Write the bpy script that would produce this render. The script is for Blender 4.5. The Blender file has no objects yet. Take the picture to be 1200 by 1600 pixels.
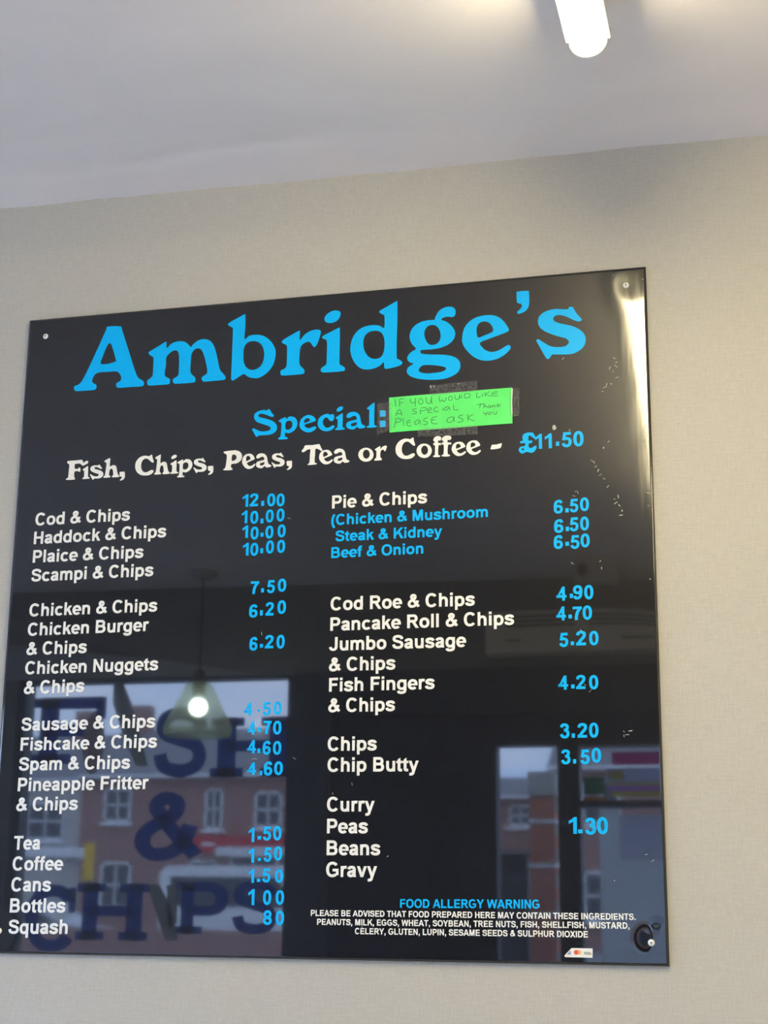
import bpy, bmesh, math, random
from mathutils import Vector, Matrix, noise
from mathutils.geometry import tessellate_polygon
SC = bpy.context.scene
COL = SC.collection
random.seed(4)

# ------------------------------------------------------------ camera, sky, exposure
CAM_LOC = (0.65085, -2.16073, 1.57960)
CAM_ROWS = [[0.969728, 0.050655, 0.238877], [0.24399, -0.240375, -0.939515], [0.009829, 0.969357, -0.245458]]
cam = bpy.data.cameras.new('camera'); cam.sensor_width = 36.0; cam.lens = 2404/1600*36.0
cam.clip_start = 0.05; cam.clip_end = 500
cam_ob = bpy.data.objects.new('camera', cam); COL.objects.link(cam_ob)
cam_ob.matrix_world = Matrix([list(CAM_ROWS[i])+[CAM_LOC[i]] for i in range(3)]+[[0, 0, 0, 1]])
SC.camera = cam_ob
SC.view_settings.view_transform = 'Standard'; SC.view_settings.look = 'None'
SC.view_settings.exposure = 0.33; SC.view_settings.gamma = 1.0
SC.view_settings.use_curve_mapping = False
SKY_STRENGTH = 9.0
LAMP_POWER = 60.0
PENDANT_POWER = 45.0

world = bpy.data.worlds.new('overcast_sky'); SC.world = world; world.use_nodes = True
wn = world.node_tree; wn.nodes.clear()
w_out = wn.nodes.new('ShaderNodeOutputWorld'); w_bg = wn.nodes.new('ShaderNodeBackground')
w_tc = wn.nodes.new('ShaderNodeTexCoord'); w_map = wn.nodes.new('ShaderNodeMapping')
w_no = wn.nodes.new('ShaderNodeTexNoise'); w_rp = wn.nodes.new('ShaderNodeValToRGB')
w_map.inputs['Scale'].default_value = (3.0, 3.0, 9.0)
w_no.inputs['Scale'].default_value = 1.6; w_no.inputs['Detail'].default_value = 5
w_rp.color_ramp.elements[0].position = 0.35; w_rp.color_ramp.elements[0].color = (0.36, 0.55, 1.0, 1)
w_rp.color_ramp.elements[1].position = 0.68; w_rp.color_ramp.elements[1].color = (0.70, 0.78, 1.0, 1)
wn.links.new(w_tc.outputs['Generated'], w_map.inputs['Vector']); wn.links.new(w_map.outputs[0], w_no.inputs['Vector'])
wn.links.new(w_no.outputs['Fac'], w_rp.inputs['Fac']); wn.links.new(w_rp.outputs['Color'], w_bg.inputs['Color'])
w_bg.inputs['Strength'].default_value = SKY_STRENGTH
wn.links.new(w_bg.outputs[0], w_out.inputs['Surface'])

# ------------------------------------------------------------ helpers
def mat(name, color, rough=0.6, spec=0.5, metal=0.0, emit=None, estr=0.0, coat=0.0, coat_rough=0.03):
    m = bpy.data.materials.new(name); m.use_nodes = True
    b = m.node_tree.nodes['Principled BSDF']
    b.inputs['Base Color'].default_value = (*color, 1); b.inputs['Roughness'].default_value = rough
    b.inputs['Specular IOR Level'].default_value = spec; b.inputs['Metallic'].default_value = metal
    b.inputs['Coat Weight'].default_value = coat; b.inputs['Coat Roughness'].default_value = coat_rough
    if emit:
        b.inputs['Emission Color'].default_value = (*emit, 1); b.inputs['Emission Strength'].default_value = estr
    return m
def node(m, kind, **inp):
    n = m.node_tree.nodes.new(kind)
    for k, v in inp.items(): n.inputs[k].default_value = v
    return n
def link(m, a, b): m.node_tree.links.new(a, b)
def bsdf(m): return m.node_tree.nodes['Principled BSDF']
def speckle(m, c1, c2, scale=(60, 60, 60), detail=4, lo=0.35, hi=0.65, bump=0.0, dist=0.002):
    tc = node(m, 'ShaderNodeTexCoord'); mp = node(m, 'ShaderNodeMapping'); mp.inputs['Scale'].default_value = scale
    no = node(m, 'ShaderNodeTexNoise', Scale=1.0, Detail=detail); rp = node(m, 'ShaderNodeValToRGB')
    rp.color_ramp.elements[0].position = lo; rp.color_ramp.elements[0].color = (*c1, 1)
    rp.color_ramp.elements[1].position = hi; rp.color_ramp.elements[1].color = (*c2, 1)
    link(m, tc.outputs['Object'], mp.inputs['Vector']); link(m, mp.outputs[0], no.inputs['Vector'])
    link(m, no.outputs['Fac'], rp.inputs['Fac']); link(m, rp.outputs['Color'], bsdf(m).inputs['Base Color'])
    if bump:
        bp = node(m, 'ShaderNodeBump', Strength=bump, Distance=dist)
        link(m, no.outputs['Fac'], bp.inputs['Height']); link(m, bp.outputs[0], bsdf(m).inputs['Normal'])
    return m
def glass(name, tint=(0.93, 0.96, 0.96)):
    m = bpy.data.materials.new(name); m.use_nodes = True
    nt = m.node_tree; nt.nodes.clear()
    o = nt.nodes.new('ShaderNodeOutputMaterial'); t = nt.nodes.new('ShaderNodeBsdfTransparent'); g = nt.nodes.new('ShaderNodeBsdfGlossy')
    x = nt.nodes.new('ShaderNodeMixShader'); f = nt.nodes.new('ShaderNodeFresnel')
    t.inputs['Color'].default_value = (*tint, 1); g.inputs['Roughness'].default_value = 0.01; f.inputs['IOR'].default_value = 1.45
    nt.links.new(f.outputs[0], x.inputs[0]); nt.links.new(t.outputs[0], x.inputs[1]); nt.links.new(g.outputs[0], x.inputs[2]); nt.links.new(x.outputs[0], o.inputs['Surface'])
    return m

def obj(name, bm, m, parent=None, smooth=False):
    me = bpy.data.meshes.new(name); bm.normal_update(); bm.to_mesh(me); bm.free()
    if smooth:
        for p in me.polygons: p.use_smooth = True
    for q in (m if isinstance(m, (list, tuple)) else [m]): me.materials.append(q)
    o = bpy.data.objects.new(name, me); COL.objects.link(o)
    if parent: o.parent = parent
    return o
def thing(name, label, cat, loc=(0, 0, 0), group=None):
    o = bpy.data.objects.new(name, None); COL.objects.link(o); o.location = loc
    o.empty_display_size = 0.05
    return tag(o, label, cat, group)
def tag(o, label=None, cat=None, group=None, kind=None):
    if label: o['label'] = label
    if cat: o['category'] = cat
    if group: o['group'] = group
    if kind: o['kind'] = kind
    return o
def struct(name, bm, m, parent=None):
    o = obj(name, bm, m, parent)
    if not parent: o['kind'] = 'structure'
    return o
def holder(name, parent):
    o = bpy.data.objects.new(name, None); COL.objects.link(o); o.parent = parent; o.empty_display_size = 0.03
    return o
def box(bm, x0, x1, y0, y1, z0, z1, bev=0.0, mi=0):
    r = bmesh.ops.create_cube(bm, size=1.0, matrix=Matrix.Translation(((x0+x1)/2, (y0+y1)/2, (z0+z1)/2)) @ Matrix.Diagonal((abs(x1-x0), abs(y1-y0), abs(z1-z0), 1)))
    vs = r['verts']; fs = {f for v in vs for f in v.link_faces}
    for f in fs: f.material_index = mi
    if bev:
        bmesh.ops.bevel(bm, geom=list({e for f in fs for e in f.edges}), offset=bev, segments=2, affect='EDGES', profile=0.5)
    return bm
def boxbm(*a, **k): return box(bmesh.new(), *a, **k)
def lathe(bm, prof, seg=32, c=(0, 0, 0)):
    rings = []
    for r, z in prof:
        if r < 1e-6: rings.append([bm.verts.new((c[0], c[1], c[2]+z))])
        else: rings.append([bm.verts.new((c[0]+r*math.cos(2*math.pi*i/seg), c[1]+r*math.sin(2*math.pi*i/seg), c[2]+z)) for i in range(seg)])
    for a, b in zip(rings, rings[1:]):
        for i in range(seg):
            j = (i+1) % seg
            q = [a[i % len(a)], a[j % len(a)], b[j % len(b)], b[i % len(b)]]
            u = []
            for v in q:
                if v not in u: u.append(v)
            if len(u) > 2: bm.faces.new(u)
    return bm
def poly(bm, loops, put, mi=0):
    """fill 2D loops (first outer, others holes; or several islands) and add them through put(x, z)."""
    vs3 = [[Vector((x, z, 0)) for x, z in l] for l in loops]
    flat = [p for l in vs3 for p in l]
    bv = [bm.verts.new(put(p.x, p.y)) for p in flat]
    for t in tessellate_polygon(vs3):
        try: bm.faces.new([bv[i] for i in t]).material_index = mi
        except ValueError: pass
def smooth_loop(l, sub=3):
    n = len(l); out = []
    for i in range(n):
        p0, p1, p2, p3 = l[i-1], l[i], l[(i+1) % n], l[(i+2) % n]
        for k in range(sub):
            t = k/sub
            f = lambda a, b, c, d: 0.5*(2*b+(c-a)*t+(2*a-5*b+4*c-d)*t*t+(3*b-a-3*c+d)*t*t*t)
            out.append((f(p0[0], p1[0], p2[0], p3[0]), f(p0[1], p1[1], p2[1], p3[1])))
    return out
def area(l): return sum(a[0]*b[1]-b[0]*a[1] for a, b in zip(l, l[1:]+l[:1]))/2
def pairs(v): return [(v[i], v[i+1]) for i in range(0, len(v), 2)]
def islands(loops):
    """split loops into (outer, holes) sets by containment"""
    def inside(p, l):
        c = False
        for (x1, y1), (x2, y2) in zip(l, l[1:]+l[:1]):
            if (y1 > p[1]) != (y2 > p[1]) and p[0] < (x2-x1)*(p[1]-y1)/(y2-y1)+x1: c = not c
        return c
    ls = sorted(loops, key=lambda l: -abs(area(l))); res = []
    for l in ls:
        for r in res:
            if inside(l[0], r[0]): r.append(l); break
        else: res.append([l])
    return res

# ------------------------------------------------------------ a bold grotesque built from strokes (units: 1000 per em, capitals 716 high)
SX, SY = 80.0, 69.0
def R(x0, z0, x1, z1): return ('p', [(x0, z0), (x1, z0), (x1, z1), (x0, z1)])
def P(*c): return ('p', pairs(c))
def ST(*c): return ('s', pairs(c), False)
def SP(*c): return ('c', pairs(c), False)
def E(cx, cz, rx, rz, a0=0, a1=360):
    n = max(8, int(abs(a1-a0)/12)); full = abs(a1-a0) >= 360
    pts = []
    for i in range(n if full else n+1):
        t = math.radians(a0+(a1-a0)*i/n); c, s = math.cos(t), math.sin(t); e = 2/2.25
        pts.append((cx+rx*math.copysign(abs(c)**e, c), cz+rz*math.copysign(abs(s)**e, s)))
    return ('s', pts, full)
STEM = R(73, 0, 217, 716)
G = {
 'A': (722, [P(0, 0, 155, 0, 420, 716, 283, 716), P(567, 0, 722, 0, 437, 716, 305, 716), R(170, 160, 550, 280)]),
 'B': (722, [STEM, ST(145, 656, 400, 656), ST(145, 372, 420, 372), ST(145, 60, 420, 60), E(400, 514, 150, 142, 90, -90), E(415, 216, 172, 156, 90, -90)]),
 'C': (722, [E(368, 358, 255, 310, 38, 322)]),
 'D': (722, [STEM, ST(145, 656, 330, 656), ST(145, 60, 330, 60), E(325, 358, 285, 298, 90, -90)]),
 'E': (667, [STEM, R(73, 595, 607, 716), R(73, 302, 572, 422), R(73, 0, 622, 121)]),
 'F': (611, [STEM, R(73, 595, 567, 716), R(73, 298, 522, 419)]),
 'G': (778, [E(385, 358, 272, 310, 40, 312), R(400, 270, 715, 388), R(580, 90, 715, 388)]),
 'H': (722, [STEM, R(505, 0, 650, 716), R(140, 308, 580, 430)]),
 'I': (278, [R(67, 0, 212, 716)]),
 'J': (556, [R(340, 225, 485, 716), E(245, 225, 168, 176, 0, -172)]),
 'K': (722, [STEM, P(200, 350, 200, 165, 715, 716, 525, 716), P(310, 440, 435, 520, 737, 0, 555, 0)]),
 'L': (611, [R(73, 0, 217, 710), R(73, 0, 577, 121)]),
 'M': (833, [R(71, 0, 206, 716), R(627, 0, 762, 716), P(71, 716, 272, 716, 487, 0, 348, 0), P(762, 716, 561, 716, 346, 0, 485, 0)]),
 'N': (722, [R(73, 0, 210, 716), R(512, 0, 649, 716), P(73, 716, 217, 716, 649, 0, 505, 0)]),
 'O': (778, [E(389, 358, 277, 310)]),
 'P': (667, [STEM, ST(145, 656, 390, 656), ST(145, 318, 390, 318), E(385, 487, 173, 169, 90, -90)]),
 'R': (722, [STEM, ST(145, 656, 420, 656), ST(145, 362, 420, 362), E(415, 509, 155, 147, 90, -90), P(300, 362, 465, 362, 715, 0, 545, 0)]),
 'S': (667, [SP(562, 505, 515, 612, 335, 659, 165, 622, 116, 525, 165, 438, 335, 380, 510, 322, 566, 208, 505, 97, 335, 57, 150, 103, 98, 232)]),
 'T': (611, [R(21, 595, 590, 716), R(233, 0, 378, 716)]),
 'U': (722, [R(73, 265, 217, 716), R(505, 265, 649, 716), E(361, 270, 216, 210, 180, 360)]),
 'V': (667, [P(0, 716, 158, 716, 412, 0, 256, 0), P(667, 716, 512, 716, 256, 0, 412, 0)]),
 'W': (944, [P(3, 716, 150, 716, 314, 0, 172, 0), P(172, 0, 314, 0, 545, 716, 395, 716), P(400, 716, 550, 716, 772, 0, 630, 0), P(630, 0, 772, 0, 941, 716, 793, 716)]),
 'X': (667, [P(0, 0, 175, 0, 655, 716, 485, 716), P(12, 716, 185, 716, 667, 0, 490, 0)]),
 'Y': (667, [R(260, 0, 405, 310), P(0, 716, 170, 716, 405, 300, 262, 290), P(667, 716, 500, 716, 262, 300, 404, 290)]),
 'a': (556, [SP(108, 372, 150, 442, 275, 470, 385, 442, 420, 350), R(350, 90, 490, 360), P(352, 130, 490, 130, 512, 0, 372, 0), SP(420, 292, 300, 262, 160, 232, 108, 150, 150, 72, 240, 52, 350, 90, 420, 190)]),
 'b': (611, [R(66, 0, 203, 716), E(318, 259, 188, 210)]),
 'c': (556, [E(305, 259, 195, 210, 42, 318)]),
 'd': (611, [R(408, 0, 545, 716), E(293, 259, 188, 210)]),
 'e': (556, [E(284, 259, 192, 210, -4, 318), R(100, 212, 545, 302)]),
 'f': (333, [R(86, 0, 223, 565), SP(155, 540, 172, 640, 240, 662, 325, 655), R(12, 410, 305, 519)]),
 'g': (611, [E(293, 259, 188, 210), R(408, 30, 545, 519), SP(477, 70, 450, -100, 300, -153, 150, -130, 112, -55)]),
 'h': (611, [R(66, 0, 203, 716), SP(135, 330, 200, 440, 320, 468, 430, 430, 475, 320), R(406, 0, 543, 335)]),
 'i': (278, [R(71, 0, 208, 519), R(71, 594, 208, 716)]),
 'k': (556, [R(66, 0, 203, 716), P(180, 300, 180, 140, 535, 519, 365, 519), P(245, 300, 350, 385, 562, 0, 400, 0)]),
 'l': (278, [R(71, 0, 208, 716)]),
 'm': (889, [R(61, 0, 198, 519), SP(130, 330, 190, 438, 300, 468, 400, 440, 445, 340), R(376, 0, 514, 345), SP(445, 330, 505, 438, 615, 468, 715, 440, 760, 340), R(691, 0, 829, 345)]),
 'n': (611, [R(66, 0, 203, 519), SP(135, 330, 200, 440, 320, 468, 430, 430, 475, 320), R(406, 0, 543, 335)]),
 'o': (611, [E(306, 259, 198, 210)]),
 'p': (611, [R(66, -199, 203, 519), E(318, 259, 188, 210)]),
 'q': (611, [R(408, -199, 545, 519), E(293, 259, 188, 210)]),
 'r': (389, [R(65, 0, 202, 519), SP(133, 300, 180, 430, 270, 470, 385, 452)]),
 's': (556, [SP(470, 368, 420, 446, 280, 471, 148, 440, 117, 375, 150, 315, 280, 270, 420, 225, 460, 150, 410, 75, 280, 48, 132, 80, 82, 165)]),
 't': (333, [P(82, 590, 219, 670, 219, 140, 82, 140), R(10, 410, 312, 519), SP(150, 170, 165, 80, 220, 55, 318, 60)]),
 'u': (611, [R(406, 0, 543, 519), R(66, 185, 203, 519), SP(135, 200, 180, 85, 290, 51, 410, 80, 475, 190)]),
 'v': (556, [P(13, 519, 160, 519, 350, 0, 210, 0), P(545, 519, 400, 519, 210, 0, 350, 0)]),
 'y': (556, [P(13, 519, 160, 519, 350, 20, 220, -10), P(545, 519, 402, 519, 215, -10, 345, -10), SP(278, 20, 238, -105, 165, -150, 50, -145)]),
 '0': (556, [E(278, 358, 172, 305)]),
 '1': (556, [P(393, 0, 393, 716, 283, 716, 180, 610, 78, 565, 78, 440, 180, 490, 255, 545, 255, 0)]),
 '2': (556, [SP(108, 500, 140, 612, 275, 659, 415, 612, 435, 510, 390, 395, 255, 250, 118, 62), R(28, 0, 507, 128)]),
 '3': (556, [SP(105, 530, 150, 630, 275, 659, 395, 615, 415, 525, 360, 415, 235, 385), SP(235, 385, 390, 365, 447, 215, 390, 95, 265, 57, 140, 100, 98, 205)]),
 '4': (556, [R(25, 155, 535, 275), R(320, 0, 455, 716), P(25, 275, 25, 160, 330, 716, 450, 716, 440, 590, 165, 250)]),
 '5': (556, [R(120, 590, 490, 716), P(118, 716, 250, 716, 205, 370, 55, 345), SP(110, 375, 280, 418, 420, 350, 445, 235, 390, 98, 265, 57, 150, 95, 98, 195)]),
 '6': (556, [E(285, 222, 170, 165), SP(450, 540, 400, 645, 285, 659, 165, 590, 115, 420, 114, 230)]),
 '7': (556, [R(40, 588, 512, 716), SP(440, 650, 310, 460, 235, 240, 212, 0)]),
 '8': (556, [E(278, 522, 150, 138), E(278, 205, 174, 146)]),
 '9': (556, [E(271, 494, 170, 165), SP(106, 176, 156, 71, 271, 57, 391, 126, 441, 296, 442, 486)]),
 '.': (278, [R(71, 0, 210, 140)]),
 ',': (278, [R(71, 0, 210, 140), P(130, 20, 210, 20, 205, -60, 155, -120, 75, -158, 70, -95, 125, -60)]),
 '&': (722, [SP(655, 45, 450, 270, 300, 460, 243, 560, 285, 640, 360, 659, 440, 620, 450, 545, 400, 465, 260, 385, 145, 295, 112, 190, 170, 85, 300, 57, 440, 105, 540, 225, 590, 370)]),
 '(': (333, [SP(262, -190, 160, 0, 122, 260, 160, 520, 262, 716)]),
 ' ': (278, []),
}
def spline(l, sub=5):
    out = []
    for i in range(len(l)-1):
        p0 = l[max(i-1, 0)]; p1 = l[i]; p2 = l[i+1]; p3 = l[min(i+2, len(l)-1)]
        for k in range(sub):
            t = k/sub
            f = lambda a, b, c, d: 0.5*(2*b+(c-a)*t+(2*a-5*b+4*c-d)*t*t+(3*b-a-3*c+d)*t*t*t)
            out.append((f(p0[0], p1[0], p2[0], p3[0]), f(p0[1], p1[1], p2[1], p3[1])))
    return out+[l[-1]]
def stroke(bm, l, closed, put, hx, hz, rise=0.0):
    """sweep an elliptic pen (half widths hx, hz) along the centre line l"""
    n = len(l); a = []; b = []
    for i in range(n):
        p = l[i-1] if (i or closed) else l[i]; q = l[(i+1) % n] if (i < n-1 or closed) else l[i]
        dx, dz = (q[0]-p[0])/hx, (q[1]-p[1])/hz; d = math.hypot(dx, dz) or 1
        nx, nz = -dz/d*hx, dx/d*hz
        for q_, lst in ((put(l[i][0]+nx, l[i][1]+nz), a), (put(l[i][0]-nx, l[i][1]-nz), b)):
            lst.append(bm.verts.new((q_[0], q_[1]-rise*i/n, q_[2])))
    for i in range(n if closed else n-1):
        j = (i+1) % n
        bm.faces.new((a[i], b[i], b[j], a[j]))
def grow(l, d):
    """push the edges of a polygon out by d (mitred)"""
    if area(l) < 0: l = l[::-1]
    out = []
    for a, b, c in zip(l[-1:]+l[:-1], l, l[1:]+l[:1]):
        n1 = Vector((b[1]-a[1], a[0]-b[0])).normalized(); n2 = Vector((c[1]-b[1], b[0]-c[0])).normalized()
        m = n1+n2; k = d/max(0.45, 1+n1.dot(n2)); out.append((b[0]+m.x*k, b[1]+m.y*k))
    return out
def glyph(bm, ch, put, slab=None):
    for k, s in enumerate(G[ch][1]):
        def lift(x, z, k=k):                  # overlapping strokes sit a hair apart, like layered vinyl
            p = put(x, z); return (p[0], p[1]-k*0.00003, p[2])
        if s[0] == 'p': poly(bm, [grow(s[1], 6.0)], lift)
        elif s[0] == 's': stroke(bm, s[1], s[2], lift, SX, SY)
        else: stroke(bm, spline(s[1]), False, lift, SX, SY, 0.00003 if ch == '&' else 0)
def glyph_box(ch):
    xs, zs = [], []
    def rec(x, z): xs.append(x); zs.append(z); return (x, z, 0)
    t = bmesh.new(); glyph(t, ch, rec); t.free()
    return min(xs), min(zs), max(xs), max(zs)
def face_front(bm):
    bm.normal_update()
    for f in bm.faces:
        if f.normal.y > 0: f.normal_flip()

TITLE = [
  ('A', [[140.0,975.7,161.3,974.3,164.2,969.7,176.7,935.9,192.2,893.5,198.2,883.4,205.0,878.6,207.4,874.1,204.4,869.4,184.7,869.6,164.9,869.7,160.4,872.2,160.1,877.6,166.5,881.4,167.9,886.7,164.7,893.4,158.9,897.8,145.7,898.1,129.0,898.3,121.5,894.6,118.0,886.2,118.9,881.8,124.7,878.1,126.1,873.7,123.0,869.4,107.5,869.2,90.8,869.6,87.2,873.3,87.3,878.0,95.6,881.3,101.8,889.5,111.6,910.5,125.3,942.2,137.0,970.9],[144.4,946.8,148.7,941.4,156.7,917.9,155.8,914.7,144.9,911.9,132.6,912.2,130.7,914.9,133.1,923.0,139.8,941.0]]),
  ('m', [[241.1,941.5,242.4,938.1,243.4,930.1,251.1,937.4,261.8,940.4,272.8,938.9,280.6,932.9,284.5,928.9,288.1,933.3,296.5,939.1,306.2,940.5,316.0,937.1,322.8,928.4,327.6,915.1,331.4,899.9,335.1,886.8,341.7,878.9,344.7,873.4,342.1,869.8,327.2,869.4,310.2,869.2,306.9,870.3,304.6,874.3,306.6,878.4,311.8,881.2,313.7,886.4,311.1,899.3,307.3,912.5,302.6,922.5,297.1,925.7,290.7,924.1,286.2,917.4,285.4,907.8,285.2,890.7,287.0,884.1,293.8,877.2,294.4,872.9,292.0,869.3,275.9,869.0,260.8,869.5,256.7,872.6,257.1,877.9,264.5,882.6,265.7,890.0,265.6,905.0,264.6,918.0,261.5,924.3,254.9,925.2,247.6,920.4,243.5,914.3,243.4,902.5,242.1,889.7,243.3,883.2,250.6,878.3,251.5,872.9,248.9,869.5,232.6,869.4,216.3,869.8,212.9,873.7,213.7,879.0,221.0,884.9,222.0,895.5,221.7,914.9,220.5,917.6,214.4,921.6,212.9,925.4,216.6,928.3,229.4,934.9]]),
  ('b', [[372.7,976.9,374.1,973.5,374.7,956.3,374.2,934.9,381.0,939.7,392.6,940.8,405.4,937.6,417.3,928.1,425.0,914.8,426.0,903.1,422.6,888.5,413.6,876.6,401.2,869.1,390.7,868.9,381.1,872.3,375.3,876.8,367.4,873.4,358.1,867.7,354.4,868.9,353.9,872.7,354.0,904.5,354.1,936.5,353.9,953.7,351.7,956.7,346.2,960.4,346.1,963.4,353.4,967.7,363.9,972.7],[381.3,929.6,390.8,930.3,399.4,926.4,404.9,918.5,407.3,908.8,406.6,898.2,402.7,889.0,395.5,883.7,387.1,882.8,379.6,886.6,374.7,894.4,373.1,905.1,373.3,917.9,375.8,925.1]]),
  ('r', [[463.0,941.3,464.8,939.1,465.1,925.7,471.6,933.2,480.8,939.2,491.1,941.1,497.4,939.5,499.1,936.2,496.7,925.9,492.7,915.6,488.7,912.4,485.1,916.3,481.2,921.4,475.0,921.3,468.8,917.6,465.9,910.4,465.1,897.8,465.9,885.2,472.9,877.3,473.6,872.0,471.0,869.7,455.5,869.2,437.8,869.7,435.0,872.9,435.5,878.1,442.7,881.7,444.6,888.9,444.7,907.9,443.8,918.6,437.0,922.9,436.0,926.0,440.3,929.9,451.7,935.9]]),
  ('i', [[527.4,940.8,529.5,938.5,529.9,911.6,529.8,884.4,531.5,880.1,538.1,875.4,538.8,871.6,535.8,869.4,519.4,869.1,503.0,869.8,500.2,873.1,501.2,877.2,507.9,881.9,509.2,888.1,509.4,906.9,508.7,921.7,501.8,925.4,501.4,928.6,505.9,931.4,516.1,935.8],[504.3,958.0,507.3,964.1,515.5,969.4,523.7,970.1,529.6,966.9,530.1,961.1,526.1,954.0,517.9,950.1,509.6,950.6,505.4,953.7]]),
  ('d', [[618.9,976.5,621.0,974.3,621.2,945.9,620.5,914.6,620.7,885.5,623.7,881.8,628.8,877.7,629.4,874.5,624.8,871.2,612.8,868.6,603.7,867.9,601.1,870.5,600.2,878.9,593.6,873.2,582.5,869.5,571.4,869.3,561.2,873.6,552.9,883.6,548.0,895.5,547.0,908.1,550.3,922.5,558.3,933.4,569.4,939.4,583.7,940.7,593.9,938.3,600.4,934.7,600.9,951.8,599.8,955.7,594.1,959.1,592.6,962.4,597.7,965.8,607.8,970.8],[588.9,930.8,596.1,927.1,600.2,918.4,601.3,907.9,600.0,895.5,595.5,887.5,587.4,885.1,578.2,887.9,571.0,896.8,567.8,907.4,568.1,918.9,572.1,927.0,579.7,930.9]]),
  ('g', [[679.6,941.3,680.6,944.9,686.5,954.9,696.5,960.2,706.5,959.8,711.9,954.7,712.0,947.4,708.5,943.0,701.5,944.2,694.5,943.7,690.1,940.4,698.5,936.1,707.4,927.1,711.8,917.4,709.4,907.3,701.5,899.7,690.6,895.4,678.7,893.7,664.7,893.8,658.7,893.5,657.7,890.9,660.7,887.5,676.7,885.2,694.5,883.4,708.4,879.6,717.2,872.8,719.6,863.4,716.2,854.5,706.4,848.1,692.6,844.7,672.8,845.0,652.9,848.5,640.9,854.1,636.5,860.6,638.9,867.6,646.8,872.8,640.8,875.7,637.2,881.1,638.7,887.2,644.7,892.9,650.7,896.6,644.7,904.3,641.0,912.9,641.5,923.3,647.5,933.2,658.5,939.5,670.6,941.2],[670.6,932.3,678.6,932.6,685.0,927.9,688.6,919.4,688.6,910.0,684.6,903.1,677.6,900.6,670.7,902.6,665.7,909.9,663.6,919.4,665.6,927.5],[661.8,868.9,672.7,868.7,686.6,866.4,695.5,863.7,697.5,860.6,693.6,857.3,682.7,855.6,668.8,855.5,659.9,857.4,655.3,860.6,656.8,865.2]]),
  ('e', [[722.3,907.3,725.3,922.5,733.2,933.2,745.1,939.8,759.8,941.6,773.6,939.6,784.3,931.9,791.0,922.1,793.9,915.7,791.9,912.4,779.2,908.1,763.5,903.3,749.8,898.2,752.7,891.4,759.5,884.8,769.2,882.0,779.0,884.2,788.7,889.5,793.6,891.2,796.5,888.3,795.5,883.9,787.6,876.4,776.9,870.8,763.3,868.6,749.6,870.9,737.9,878.3,728.1,889.3,723.2,899.0],[746.9,906.7,744.9,914.6,745.0,922.9,749.0,929.8,756.8,931.8,764.7,928.4,769.5,920.8,769.9,915.6,765.5,912.5,755.7,909.2]]),
  ("'", [[808.2,975.6,822.8,975.3,825.3,972.6,825.5,959.2,824.4,950.0,819.5,943.2,810.7,939.5,807.4,940.2,807.2,943.3,811.7,947.0,814.3,951.9,812.8,955.2,808.0,957.0,806.6,959.8,806.4,972.3]]),
  ('s', [[888.5,943.9,891.4,942.1,896.3,932.5,903.2,923.7,903.1,920.7,898.9,919.6,891.4,922.7,880.0,929.4,870.5,932.3,863.7,931.2,861.2,927.3,863.6,922.7,872.1,918.7,887.4,913.9,898.7,907.9,906.1,900.2,909.1,890.9,906.6,881.0,898.9,873.6,888.4,869.4,875.1,869.5,859.8,870.7,856.9,868.5,854.0,864.7,850.5,865.0,846.4,871.7,840.8,883.3,835.8,892.8,835.6,895.7,839.1,896.2,845.8,891.0,856.2,884.1,867.6,881.7,878.2,882.3,883.6,886.9,883.1,891.0,878.4,895.0,866.1,899.5,850.8,906.8,841.3,914.8,838.2,924.2,840.6,933.2,849.4,939.6,863.0,942.5,882.1,940.4,885.1,943.6]]),
]
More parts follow.
